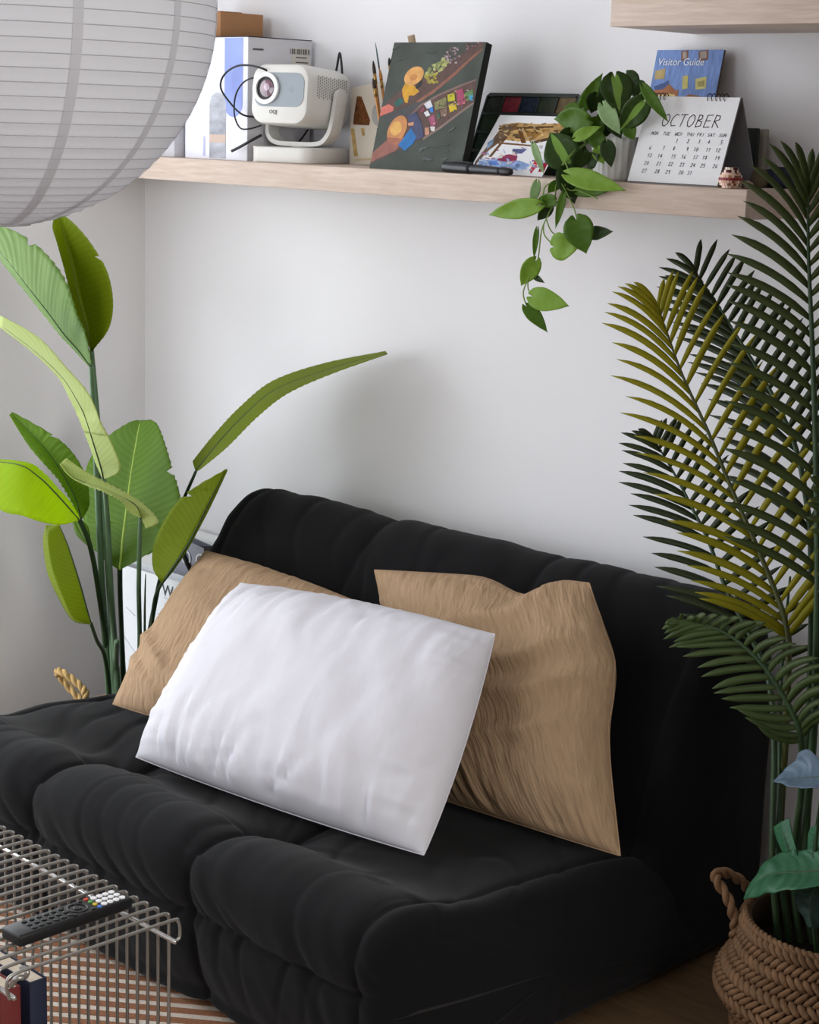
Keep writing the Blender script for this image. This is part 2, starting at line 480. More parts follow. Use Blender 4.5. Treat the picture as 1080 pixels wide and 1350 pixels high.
def sofa_body(name, prof, x0, x1, seams, parent, seamdepth, wrinkle, nx=230, nt=240, r=.055, capbulge=.02):
    P = resample(crom(prof, 800, True), nt, True)
    nr = np.zeros_like(P)
    for i in range(nt):
        d = P[(i+2) % nt]-P[(i-2) % nt]
        n_ = V((d[1], -d[0])); nr[i] = n_/(np.linalg.norm(n_)+1e-9)
    c = P.mean(0)
    if np.mean([np.dot(nr[i], P[i]-c) for i in range(nt)]) < 0: nr = -nr
    xs = np.linspace(x0, x1, nx)
    # denser near seams and ends
    vs, fs = [], []
    for x in xs:
        dx = min(x-x0, x1-x)
        ins = r-math.sqrt(max(0, r*r-(r-dx)**2)) if dx < r else 0
        dse = min(abs(x-s) for s in seams)
        dend = abs(dx-r)
        for i in range(nt):
            y, z = P[i]
            o = -ins*.8
            sd = seamdepth(y, z)
            o -= sd*(math.exp(-dse/.009)*.42+math.exp(-(dse/.05)**2)*.34)
            o -= .010*math.exp(-dend/.010)
            o += wrinkle(x, y, z)
            q = P[i]+nr[i]*o
            vs.append((x, q[0], max(q[1], .008)))
    for a in range(nx-1):
        for i in range(nt):
            j = (i+1) % nt
            fs.append((a*nt+i, a*nt+j, (a+1)*nt+j, (a+1)*nt+i))
    # puffed end caps
    for side, a0 in ((-1, 0), (1, nx-1)):
        base = [V(vs[a0*nt+i]) for i in range(nt)]
        cc = np.mean(base, axis=0)
        prev = [a0*nt+i for i in range(nt)]
        K = 9
        for k in range(1, K+1):
            s = 1-k/K
            row = []
            if k == K:
                vs.append((cc[0]+side*capbulge, cc[1], cc[2])); ci = len(vs)-1
                for i in range(nt):
                    j = (i+1) % nt
                    fs.append((prev[i], prev[j], ci) if side > 0 else (prev[j], prev[i], ci))
                break
            for i in range(nt):
                p = cc+(base[i]-cc)*s
                p[0] = cc[0]+side*capbulge*(1-s*s)+side*.004*noise.noise(Vector((p[1]*6, p[2]*6, side)))
                vs.append(p); row.append(len(vs)-1)
            for i in range(nt):
                j = (i+1) % nt
                q = (prev[i], prev[j], row[j], row[i])
                fs.append(q if side > 0 else q[::-1])
            prev = row
    o = obj(name, vs, fs, BLACKFAB, parent)
    bm = bmesh.new(); bm.from_mesh(o.data); bmesh.ops.recalc_face_normals(bm, faces=bm.faces); bm.to_mesh(o.data); bm.free()
    return o

SX0, SX1 = 0.63, 2.045
SEAMS = (SX0+(SX1-SX0)/3, SX0+2*(SX1-SX0)/3)
sofa = thing('sofa', 'low black quilted fabric sofa without arms, its back to the white wall', 'sofa', (1.34, -.6, 0))
seat_prof = [(-1.03, .008), (-1.085, .05), (-1.113, .12), (-1.120, .185), (-1.111, .205), (-1.121, .222), (-1.129, .270), (-1.108, .313), (-1.05, .337), (-.98, .331),
             (-.92, .303), (-.86, .290), (-.77, .294), (-.66, .286), (-.52, .276), (-.40, .25), (-.30, .2), (-.25, .1), (-.25, .008), (-.6, .008)]
back_prof = [(-.36, .008), (-.43, .06), (-.44, .18), (-.425, .30), (-.395, .41), (-.345, .53), (-.275, .635), (-.20, .69), (-.13, .692), (-.075, .64), (-.045, .52), (-.04, .3), (-.045, .1), (-.075, .02), (-.12, .008)]

def ridge(x, k, seed):
    a = noise.noise(Vector((x*k, seed, 0)))
    return (abs(a)**.7)*(1 if a > 0 else -.6)
def seat_wr(x, y, z):
    o = .006*noise.noise(Vector((x*4.5, y*4.5, z*4.5+3)))
    if y < -.98:                                   # gathers either side of the front seam
        d = abs(z-.205)
        w = math.exp(-d/.075)
        o += (.0025 if z > .205 else .005)*w*ridge(x+(z-.2)*.35, 21, round(1+(z > .205)*3.3, 1))*min(1, d/.012)
        o += .0045*(.12+w)*crease(x*13+z*(9 if z > .205 else -4), z*6+x*2.5, 5)
        o += .0025*noise.noise(Vector((x*22+z*9, 8, z*5)))
    else:
        o += .006*noise.noise(Vector((x*9, y*2.6, 5)))
        o += .004*crease(x*7+y*3, y*5+x*2, 6)
        o += .024*math.exp(-((y+.89)/.09)**2)*math.exp(-(SX1-x)/.13)*(z > .2)
        for s in SEAMS:                             # tufted dimples on the seat
            dd = math.hypot(x-s, y+.93)
            o -= .026*math.exp(-(dd/.06)**2)
            o -= .008*math.exp(-dd/.25)*max(0, math.sin(6*math.atan2(y+.93, x-s)))
    return o
def back_wr(x, y, z):
    o = .006*noise.noise(Vector((x*4.2, y*4, z*5+9)))
    if z > .45:
        o += .004*crease(x*9+z*6, z*7, 6)
        o += .004*noise.noise(Vector((x*11+z*5, z*3.5, 2)))
        for s in SEAMS+(SX0+.07,):
            o += .007*math.exp(-abs(x-s)/.10)*ridge(z*1.6+x*.9, 17, 4+s)
    return o
sofa_body('seat', seat_prof, SX0, SX1, SEAMS, sofa, lambda y, z: .03 if (y > -1.10 and z > .25) else .022, seat_wr, nx=300, nt=280)
sofa_body('backrest', back_prof, SX0+.005, SX1-.005, SEAMS, sofa, lambda y, z: .016 if y < -.06 else .004, back_wr, nx=200, nt=180, r=.05)

# ================================================================== PILLOWS
def pillow(name, label, TL, TR, BR, BL, tf, tb, m, seed, wa=.006, edge=.05, foldfn=None, n=84, rnd_=.12, shapefn=None, hexp=.58):
    TL, TR, BR, BL = V(TL), V(TR), V(BR), V(BL)
    nrm = np.cross(BR-TL, TR-BL)
    nrm /= np.linalg.norm(nrm)
    ctr = (TL+TR+BR+BL)/4
    if np.dot(nrm, CAM-ctr) < 0: nrm = -nrm
    vs, fs, uv = [], [], []
    idx = {}
    def pos(u, v, side):
        uu = u*math.sqrt(1-rnd_*v*v)*(1-edge*(1-v*v)); vv = v*math.sqrt(1-rnd_*u*u)*(1-edge*(1-u*u))
        if shapefn:
            du, dv = shapefn(u, v); uu += du; vv += dv
        a, b = (uu+1)/2, (vv+1)/2
        p = (TL*(1-a)+TR*a)*(1-b)+(BL*(1-a)+BR*a)*b
        e = max((1-abs(u)**2.6)*(1-abs(v)**2.6), 0)
        h = e**hexp
        m_ = min(1, e*5)
        w = wa*(noise.noise(Vector((u*1.6+seed, v*1.6, side)))+.45*noise.noise(Vector((u*5+seed, v*2.2, side+4))))*m_
        g = math.exp(-(1-abs(v))/.30)*ridge(u*3+.35*v+.2*noise.noise(Vector((u*2, v*2, seed))), 6.5, seed+(v > 0)*2+side)
        g += .6*math.exp(-(1-abs(u))/.12)*ridge(v*2.4+.3*u, 5, seed+5+(u > 0)+side)
        g += .5*crease(u*4.5+v*1.3+seed, v*1.6-u*.7, 5)*math.exp(-(1-abs(v))/.5)
        w += wa*1.5*g*m_
        if foldfn and side > 0: w += foldfn(u, v)
        return p+nrm*side*((tf if side > 0 else tb)*h)+nrm*w*(1 if side > 0 else .3)
    for side in (1, -1):
        for i in range(n+1):
            for j in range(n+1):
                border = i in (0, n) or j in (0, n)
                if border and side < 0:
                    idx[(side, i, j)] = idx[(1, i, j)]; continue
                u = math.sin((i/n*2-1)*math.pi/2*.96)/math.sin(math.pi/2*.96); v = math.sin((j/n*2-1)*math.pi/2*.96)/math.sin(math.pi/2*.96)
                idx[(side, i, j)] = len(vs)
                vs.append(pos(u, v, side)); uv.append((u, v))
    for side in (1, -1):
        for i in range(n):
            for j in range(n):
                q = (idx[(side, i, j)], idx[(side, i+1, j)], idx[(side, i+1, j+1)], idx[(side, i, j+1)])
                fs.append(q if side > 0 else q[::-1])
    base = (BL+BR)/2
    root = thing(name, label, 'cushion', tuple(base))
    o = obj('cover', vs, fs, m, root, uv=uv)
    bm = bmesh.new(); bm.from_mesh(o.data); bmesh.ops.recalc_face_normals(bm, faces=bm.faces); bm.to_mesh(o.data); bm.free()
    loop = [vs[idx[(1, i, 0)]] for i in range(n)]+[vs[idx[(1, n, j)]] for j in range(n)]+[vs[idx[(1, i, n)]] for i in range(n, 0, -1)]+[vs[idx[(1, 0, j)]] for j in range(n, 0, -1)]
    tube('edge_seam', np.array(loop)[::2], .0016, m, root, ns=6, closed=True)
    return root

pillow('cushion', 'plump white cotton cushion at the front, overlapping two tan ones',
       at(312, 760, -.56), at(668, 830, -.57), atz(570, 1142, .30), atz(164, 1002, .295), .115, .05, WHITEFAB, 3.0, .014, .03, rnd_=.12, hexp=.52)
def fold_l(u, v):
    d = (v-.55)-(u+.6)*.9
    return .014*math.exp(-(d/.10)**2)*(v > .0)+.010*math.exp(-((d-.28)/.09)**2)
pillow('cushion', 'tan crinkled muslin cushion propped between the leafy plant and the white cushion',
       at(266, 712, -.40), at(515, 800, -.40), atz(480, 1020, .32), atz(126, 936, .30), .085, .05, TANFAB, 11.0, .011, .06, fold_l, rnd_=.19)
def fold_r(u, v):
    o = 0
    for k, (a, b, w, amp) in enumerate(((-.15, .45, .09, .022), (.12, .4, .07, .019), (.42, .35, .06, .015), (-.5, .6, .08, .016))):
        d = v-(a-b*u)
        o += amp*math.exp(-(d/w)**2)*math.exp(-((u-.3)/.7)**2)
    return o
def shape_r(u, v):
    du = .15*math.exp(-((v+.40)/.42)**2)*max(0, (u+.2)/1.2)
    dv = .13*math.exp(-((u-.42)/.22)**2)*max(0, (1-v)/2)**1.5
    return du, dv
pillow('cushion', 'tan crinkled muslin cushion with a wide flange, leaning at the bare end of the sofa',
       at(490, 748, -.335), at(778, 765, -.36), atz(822, 1134, .305), atz(560, 1050, .30), .10, .05, TANFAB, 21.0, .012, .02, fold_r, rnd_=.05, shapefn=shape_r)

# ================================================================== PAPER LANTERN
LC = V((1.891, -1.687, 1.677)); LR = .2755
lantern = thing('paper_lantern', 'large round white paper lantern lampshade hanging in front of the shelf', 'lampshade', tuple(LC))
PAPERL = mat('lantern_paper', '#e2e2e6', .85, .1, transl=.45, bump=.05, bscale=90)
RIBM = mat('lantern_rib', '#b4b4b8', .8, .1, transl=.2)
SEAMM = mat('lantern_seam', '#cfcfd4', .85, .1, transl=.38)
prof = []
NR = 46
th0, th1 = math.radians(9), math.radians(171)
for k in range(NR*4+1):
    th = th0+(th1-th0)*k/(NR*4)
    rr = LR-.0010*abs(math.sin(math.pi*k/4))
    prof.append((rr*math.sin(th), -rr*math.cos(th)*.985))
lathe('paper_shade', prof, LC, PAPERL, lantern, ns=96)
ring = None
tv, tf_ = tube_geo([(math.cos(a), math.sin(a), 0) for a in np.linspace(0, 2*math.pi, 97)[:-1]], .0055, 5, True)
for k in range(NR+1):
    th = th0+(th1-th0)*k/NR
    rad = LR*math.sin(th)
    vs_, fs_ = tube_geo([(LC[0]+rad*math.cos(a), LC[1]+rad*math.sin(a), LC[2]-LR*.985*math.cos(th)) for a in np.linspace(0, 2*math.pi, 73)[:-1]], .0006, 5, True)
    obj('rib', vs_, fs_, RIBM, lantern)
for k in range(12):
    az = math.radians(30*k+17)
    strip_v, strip_f = [], []
    for i in range(61):
        th = th0+(th1-th0)*i/60
        for s in (-1, 1):
            a = az+s*.0062/max(math.sin(th), .1)/LR
            strip_v.append((LC[0]+(LR+.0004)*math.sin(th)*math.cos(a), LC[1]+(LR+.0004)*math.sin(th)*math.sin(a), LC[2]-(LR+.0004)*.985*math.cos(th)))
        if i: strip_f.append((2*i-2, 2*i-1, 2*i+1, 2*i))
    obj('gore_seam', strip_v, strip_f, SEAMM, lantern)
tube('cord', [(LC[0], LC[1], LC[2]+.10), (LC[0], LC[1], RZ-.02)], .003, mat('white_cord', '#dddddd', .6), lantern)
lathe('ceiling_cup', [(.002, -.02), (.045, -.018), (.05, 0.0)], (LC[0], LC[1], RZ), PLASTIC_W, lantern)
lathe('bulb', [(.001, .0), (.03, .012), (.04, .045), (.03, .08), (.016, .1), (.016, .13)], (LC[0], LC[1], LC[2]-.03), mat('bulb_glass', '#eeeeee', .3), lantern, ns=24)
tube('bottom_ring', [(LC[0]+LR*math.sin(th0)*math.cos(a), LC[1]+LR*math.sin(th0)*math.sin(a), LC[2]-LR*.985*math.cos(th0)) for a in np.linspace(0, 2*math.pi, 49)[:-1]], .0022, RIBM, lantern, ns=6, closed=True)

# ================================================================== BIRD OF PARADISE PLANT (left)
def leaf(stations, Yb, Yt, parent, m, eL=.02, eR=.02, cup=.004, rip=.0022, nrip=24, notch=(), bow=0.0, mrib=.0028, nt=64, ns=9, ribmat=None):
    st = np.array(stations, float)
    ts = st[:, 0]
    tt = np.linspace(0, 1, nt)
    def sm(c):    # smooth interpolation through stations
        out = []
        for t in tt:
            i = min(max(int(np.searchsorted(ts, t, side='right')-1), 0), len(ts)-2)
            f = (t-ts[i])/(ts[i+1]-ts[i])
            g = lambda j: st[min(max(j, 0), len(ts)-1), c]
            a, b, cc, d = g(i-1), g(i), g(i+1), g(i+2)
            out.append(.5*((2*b)+(cc-a)*f+(2*a-5*b+4*cc-d)*f*f+(3*b-a-3*cc+d)*f**3))
        return np.array(out)
    C = [sm(c) for c in range(1, 7)]
    vs, uv, mids = [], [], []
    for k, t in enumerate(tt):
        Ym = Yb+(Yt-Yb)*t+bow*math.sin(math.pi*t)
        w = math.sin(math.pi*min(1, max(0, .06+.92*t)))**.6
        pm = at(C[0][k], C[1][k], Ym); pl = at(C[2][k], C[3][k], Ym+eL*w); pr = at(C[4][k], C[5][k], Ym+eR*w)
        mids.append(pm)
        nl = np.cross(pr-pl, V((0, 0, 1)))
        nl = np.cross(pr-pm, pl-pm)
        if np.linalg.norm(nl) < 1e-7: nl = CAM-pm
        nl /= np.linalg.norm(nl)
        if np.dot(nl, CAM-pm) < 0: nl = -nl
        for j in range(-ns, ns+1):
            s = j/ns
            e = pl if s < 0 else pr
            a = abs(s)
            for (sd, tn_, dp) in notch:
                if sd*s > 0:
                    q = abs(t-tn_)
                    if q < .014: a = min(a, 1-dp*(1-q/.014))
            p = pm+(e-pm)*a
            p = p+nl*(cup*4*a*(1-a)*w+1.7*rip*math.sin(2*math.pi*(t*nrip-.12*nrip*a))*a*(1-.5*a)*w)
            vs.append(p); uv.append((s, t))
    W = 2*ns+1
    fs = [(k*W+j, k*W+j+1, (k+1)*W+j+1, (k+1)*W+j) for k in range(nt-1) for j in range(W-1)]
    o = obj('leaf', vs, fs, m, parent, uv=uv)
    md = o.modifiers.new('thickness', 'SOLIDIFY'); md.thickness = .0009; md.offset = 0
    if mrib:
        tube('midrib', np.array(mids)[::2], [mrib, mrib*.7, mrib*.25], ribmat or STEMD, o, ns=6)
    return o

LG = leaf_mat('leaf_mid_green', '#5a7c1a', '#78982c', '#9cc014')
LB = leaf_mat('leaf_bright_green', '#98b80c', '#acc81c', '#d4ea08', transl=.5)
LD = leaf_mat('leaf_deep_green', '#4d6d14', '#658524', '#80a010', transl=.25)
LO = leaf_mat('leaf_olive_green', '#748610', '#8c9c20', '#a8b80c', transl=.4)
LP = leaf_mat('leaf_pale_underside', '#a8b66a', '#bcc786', '#c4d45c', transl=.35)
LT = leaf_mat('leaf_soft_green', '#5f8038', '#88a660', '#88a840', transl=.22)

PBY = -.42
pb = atz(150, 930, .13)
plant = thing('bird_of_paradise_plant', 'tall faux bird of paradise plant with broad glossy leaves in the corner', 'plant', (.46, PBY, .06))
# 1 tall two-tone leaf
leaf([(0, 121, 464, 119, 461, 123, 461), (.2, 114, 428, 105, 427, 143, 434), (.4, 104, 392, 94, 391, 149, 400), (.6, 95, 350, 84, 352, 142, 360), (.8, 86, 315, 75, 320, 122, 324), (.93, 80, 294, 69, 300, 100, 297), (1, 77, 283, 72, 286, 82, 282)],
     -.56, -.60, plant, LO, -.05, -.02, notch=((1, .70, .22),), rip=.0018)
leaf([(0, 120, 483, 118, 484, 121, 478), (.15, 102, 460, 99, 463, 112, 437), (.3, 85, 441, 81, 444, 101, 412), (.5, 62, 410, 57, 414, 85, 367), (.7, 35, 376, 30, 380, 56, 330), (.85, 8, 341, 2, 345, 22, 306), (1, -35, 292, -37, 293, -30, 287)],
     -.58, -.72, plant, LT, .05, -.04, notch=((1, .77, .3),), rip=.0035, nrip=20)
leaf([(0, 137, 632, 133, 626, 141, 631), (.12, 133, 615, 127, 613, 159, 619), (.3, 124, 586, 117, 585, 149, 588), (.5, 113, 551, 103, 549, 133, 556), (.62, 102, 528, 92, 526, 117, 519), (.75, 82, 497, 77, 498, 88, 485), (.9, 45, 462, 41, 463, 51, 445), (1, 0, 428, -3, 430, 1, 416)],
     -.62, -.74, plant, LP, .05, -.02, rip=.002)
leaf([(0, 107, 684, 104, 680, 109, 683), (.2, 98, 656, 91, 656, 118, 664), (.4, 85, 630, 77, 633, 113, 628), (.6, 66, 600, 59, 613, 96, 597), (.8, 42, 572, 37, 587, 69, 573), (1, 14, 545, 12, 547, 16, 543)],
     -.56, -.62, plant, LG, -.03, .03, notch=((1, .78, .3),), rip=.003, nrip=18)
leaf([(0, 103, 685, 101, 687, 105, 683), (.2, 88, 667, 79, 692, 92, 661), (.4, 70, 647, 54, 688, 77, 645), (.6, 50, 628, 30, 680, 58, 624), (.8, 22, 612, -2, 671, 33, 609), (1, -45, 606, -50, 628, -42, 603)],
     -.66, -.80, plant, LB, -.05, .03, rip=.003, nrip=16)
leaf([(0, 120, 823, 119, 823, 121, 823), (.2, 115, 805, 97, 815, 96, 818), (.4, 107, 775, 82, 786, 78, 790), (.6, 98, 745, 69, 751, 63, 756), (.8, 88, 715, 63, 716, 57, 716), (1, 78, 692, 64, 695, 60, 693)],
     -.60, -.64, plant, LO, -.05, .10, cup=.002)
leaf([(0, 186, 684, 184, 682, 192, 697), (.15, 180, 668, 171, 676, 209, 688), (.35, 163, 657, 160, 661, 192, 667), (.55, 140, 646, 138, 649, 165, 649), (.75, 115, 637, 112, 639, 127, 629), (.9, 95, 628, 92, 628, 106, 617), (1, 81, 610, 79, 612, 88, 604)],
     -.66, -.72, plant, LP, -.04, .03)
leaf([(0, 158, 752, 155, 749, 161, 749), (.1, 160, 735, 131, 733, 186, 736), (.25, 163, 705, 113, 702, 223, 711), (.45, 168, 665, 110, 660, 238, 664), (.65, 173, 625, 115, 614, 227, 617), (.82, 179, 588, 137, 580, 216, 580), (.95, 184, 561, 168, 558, 207, 559), (1, 187, 554, 180, 554, 198, 553)],
     -.46, -.34, plant, LD, -.03, -.02, notch=((1, .63, .22),), rip=.003, nrip=26, mrib=.004, ribmat=mat('pale_midrib', '#9fb84a', .5))
leaf([(0, 214, 768, 213, 767, 215, 769), (.2, 228, 748, 202, 750, 230, 749), (.4, 242, 727, 203, 718, 245, 728), (.6, 258, 699, 221, 679, 261, 700), (.8, 277, 660, 247, 649, 281, 661), (1, 298, 618, 297, 619, 300, 620)],
     -.52, -.44, plant, LO, -.02, .06, notch=((-1, .78, .35),), rip=.0025, nrip=18)
leaf([(0, 258, 622, 254, 608, 264, 619), (.2, 290, 582, 283, 572, 300, 589), (.4, 325, 545, 318, 535, 339, 550), (.6, 365, 513, 360, 502, 379, 519), (.8, 430, 488, 427, 479, 437, 493), (1, 510, 465, 508, 463, 511, 467)],
     -.34, -.10, plant, LO, .06, -.07, rip=.0012, nrip=34, cup=.001, nt=90)
leaf([(0, 119, 722, 117, 721, 120, 719), (.4, 108, 706, 101, 705, 117, 697), (.8, 100, 691, 96, 688, 108, 686), (1, 97, 684, 96, 683, 99, 682)], -.54, -.52, plant, LG, .0, .02, mrib=.0015)
def stem(P, Ys, r, m=STEMG):
    pts = [at(px, py, Ys[0]+(Ys[1]-Ys[0])*min(1, k/(len(P)-2))) for k, (px, py) in enumerate(P)]
    return tube('petiole', pts, r, m, plant, ns=10, n=40)
foot = (151, 958)
for P, Ys, r, m in (
    ([(121, 462), (126, 520), (132, 600), (139, 700), (146, 800), (151, 905), (152, 965)], (-.56, PBY), [.005, .0065, .008, .010], STEMG),
    ([(120, 482), (123, 540), (128, 640), (134, 760), (143, 890), (147, 962)], (-.58, PBY-.01), [.005, .006, .008, .010], STEMG),
    ([(137, 630), (142, 690), (147, 790), (155, 900), (157, 962)], (-.62, PBY-.02), [.005, .007, .009], STEMG),
    ([(104, 684), (117, 714), (127, 760), (137, 830), (144, 900), (147, 962)], (-.60, PBY+.01), [.0055, .006, .0075, .008], STEMD),
    ([(120, 822), (128, 845), (137, 862), (143, 900), (146, 962)], (-.60, PBY-.03), [.004, .005, .007], STEMD),
    ([(158, 750), (159, 800), (163, 900), (165, 962)], (-.46, PBY+.03), [.006, .006, .009], STEMD),
    ([(186, 682), (185, 690), (183, 770), (184, 860), (178, 962)], (-.66, PBY), [.0035, .005, .0055, .007], STEMG),
    ([(258, 622), (232, 685), (212, 760), (198, 830), (190, 890), (182, 962)], (-.36, PBY+.02), [.0035, .005, .0065, .008], STEMD),
    ([(214, 768), (204, 790), (200, 830), (194, 890), (186, 962)], (-.52, PBY), [.0035, .0045, .006], STEMD),
    ([(192, 757), (191, 800), (190, 890), (184, 962)], (-.55, PBY+.01), [.001, .003, .005], STEMD),
    ([(154, 846), (153, 880), (151, 962)], (-.60, PBY-.03), [.006, .008, .009], STEMG)):
    stem(P, Ys, r, m)

# ---------------------------------------------------------------- woven baskets
STRAW = mat('seagrass', '#b08d63', .8, .2, var=.22, vscale=30, bump=.3, bscale=150)
STRAW2 = mat('seagrass_brown', '#785b42', .8, .2, var=.22, vscale=30, bump=.3, bscale=150)
ROPE = mat('seagrass_rope', '#b99a66', .8, .2, var=.25, vscale=40)
def rope(name, P, R, r, twist, m, parent, n=70):
    C = crom(P, n)
    allv, allf = [], []
    for s in range(2):
        pts = []
        for i, p in enumerate(C):
            t = C[min(i+1, n-1)]-C[max(i-1, 0)]; t /= np.linalg.norm(t)
            a = np.cross(t, V((.3, .8, .2))); a /= np.linalg.norm(a); b = np.cross(t, a)
            ang = twist*i/n*2*math.pi+s*math.pi
            pts.append(p+R*(math.cos(ang)*a+math.sin(ang)*b))
        v, f = tube_geo(pts, r, 7)
        k = len(allv); allv += v; allf += [tuple(q+k for q in ff) for ff in f]
    return obj(name, allv, allf, m, parent)

def basket(label, c, prof, m, ncol, nrow, zsoil, handles):
    """prof: list of (r, z) outer wall; woven from short plaited straw pieces"""
    root = thing('woven_basket', label, 'basket', (c[0], c[1], 0))
    P = resample(crom([V(p) for p in prof], 200), 60)
    inner = [(r-.006, z) for r, z in P]
    lathe('lining', [(.001, .004)]+[(r-.004, z) for r, z in P]+[(r-.012, z) for r, z in P[::-1]]+[(.001, .012)], (c[0], c[1], 0), mat('basket_lining', '#4a3826', .9), root, ns=56)
    Q = resample(P, nrow*2+1)
    vs, fs = [], []
    for i in range(nrow):
        r0, z0 = Q[2*i]; r1, z1 = Q[2*i+2]
        for k in range(ncol):
            sgn = 1 if i % 2 else -1
            a0 = 2*math.pi*(k+(.5 if i % 2 else 0))/ncol
            da = 2*math.pi/ncol*1.25
            pts = []
            for q in (-.62, -.3, 0, .3, .62):
                a = a0+da*q*.9
                f = .5+sgn*q*.85
                rr = r0+(r1-r0)*f+.0035*math.cos(q*2.3)
                zz = z0+(z1-z0)*f
                pts.append((c[0]+rr*math.cos(a), c[1]+rr*math.sin(a), zz))
            rw = .34*max(abs(z1-z0), math.hypot(r1-r0, z1-z0))
            v, f_ = tube_geo(pts, [rw*.5, rw, rw, rw, rw*.5], 6, flat=.8)
            b = len(vs); vs += v; fs += [tuple(x+b for x in ff) for ff in f_]
    obj('weave', vs, fs, m, root, kind='stuff')
    rt, zt = P[-1]
    rope('rim', [(c[0]+(rt-.002)*math.cos(a), c[1]+(rt-.002)*math.sin(a), zt+.002) for a in np.linspace(0, 2*math.pi, 40)], .003, .0042, 46, m, root, n=260)
    lathe('soil', [(.001, zsoil+.01), (rt*.5, zsoil+.008), (rt-.014, zsoil)], (c[0], c[1], 0), SOIL, root, ns=40)
    for H in handles:
        rope('handle', H, .0045, .0058, 7, m if m is STRAW2 else ROPE, root)
    return root

bc = (.462, PBY)
h0 = at(79, 885, -.62)
rimz = .15
basket('tan seagrass basket holding the broad-leaved plant behind the sofa', bc,
       [(.075, .006), (.108, .03), (.122, .07), (.120, .105), (.110, .13), (.106, rimz)], STRAW, 60, 10, .115,
       [[(bc[0]-.035, bc[1]-.100, .12), tuple(at(113, 920, PBY-.09)), tuple(at(109, 908, PBY-.09)), tuple(at(95, 895, PBY-.095)), tuple(at(79, 885, PBY-.10)), tuple(at(77, 889, PBY-.085)), tuple(at(90, 905, PBY-.075)), tuple(at(106, 926, PBY-.075)), (bc[0]-.055, bc[1]-.090, .12)]])

# ---------------------------------------------------------------- tub and shopping bags behind the plant
TUBW = mat('white_tub_plastic', '#e3e5e4', .4, .35)
tx0, tx1, ty0, ty1, tz = .09, .56, -.160, -.03, .48
tub = thing('storage_tub', 'white rounded plastic storage tub in the corner behind the shopping bags', 'tub', ((tx0+tx1)/2, (ty0+ty1)/2, 0))
def rrect(x0, x1, y0, y1, r, n=8):
    o = []
    for cx, cy, a0 in ((x1-r, y1-r, 0), (x0+r, y1-r, 90), (x0+r, y0+r, 180), (x1-r, y0+r, 270)):
        for k in range(n+1):
            a = math.radians(a0+90*k/n); o.append((cx+r*math.cos(a), cy+r*math.sin(a)))
    return o
def shell(name, x0, x1, y0, y1, r, z0, z1, th, m, parent, taper=.02):
    L0 = rrect(x0+taper, x1-taper, y0+taper, y1-taper, r); L1 = rrect(x0, x1, y0, y1, r)
    I1 = rrect(x0+th, x1-th, y0+th, y1-th, max(r-th, .005)); I0 = rrect(x0+taper+th, x1-taper-th, y0+taper+th, y1-taper-th, max(r-th, .005))
    n = len(L0)
    vs = [(x, y, z0) for x, y in L0]+[(x, y, z1) for x, y in L1]+[(x, y, z1) for x, y in I1]+[(x, y, z0+th) for x, y in I0]
    fs = []
    for a in range(3):
        for k in range(n):
            k2 = (k+1) % n; fs.append((a*n+k, a*n+k2, (a+1)*n+k2, (a+1)*n+k))
    fs.append(tuple(range(n-1, -1, -1))); fs.append(tuple(3*n+k for k in range(n)))
    return obj(name, vs, fs, m, parent, smooth=False)
shell('body', tx0, tx1, ty0, ty1, .06, 0.0, tz, .012, TUBW, tub)
tube('rim', [(x, y, tz) for x, y in rrect(tx0+.003, tx1-.003, ty0+.003, ty1-.003, .06)], .022, TUBW, tub, ns=10, closed=True)
obj('dark_interior', [(x, y, tz-.02) for x, y in rrect(tx0+.025, tx1-.025, ty0+.025, ty1-.025, .035)], [tuple(range(36))], mat('interior_black', '#0d0e0d', .8), tub, smooth=False)  # flat black sheet stands in for the tub's dark interior

def glyph(text, size, mtx, m, parent, name='lettering', shear=0.0, extrude=.0002):
    cu = bpy.data.curves.new(name, 'FONT'); cu.body = text; cu.size = size; cu.extrude = extrude; cu.shear = shear
    cu.align_x = 'CENTER'; cu.align_y = 'CENTER'
    tmp = bpy.data.objects.new('tmp_text', cu); COL.objects.link(tmp)
    dg = bpy.context.evaluated_depsgraph_get()
    me = ME.new_from_object(tmp.evaluated_get(dg))
    bpy.data.objects.remove(tmp)
    me.name = name
    me.transform(Matrix.Translation(Vector(-LOC[parent.name])) @ mtx)
    me.materials.clear()
    return link(name, me, m, parent, smooth=False)

def face_frame(o, right, up):     # matrix: local x -> right, y -> up, origin o
    r = Vector(right).normalized(); u = Vector(up).normalized(); n = r.cross(u).normalized(); u = n.cross(r)
    return Matrix(((r.x, u.x, n.x, o[0]), (r.y, u.y, n.y, o[1]), (r.z, u.z, n.z, o[2]), (0, 0, 0, 1)))

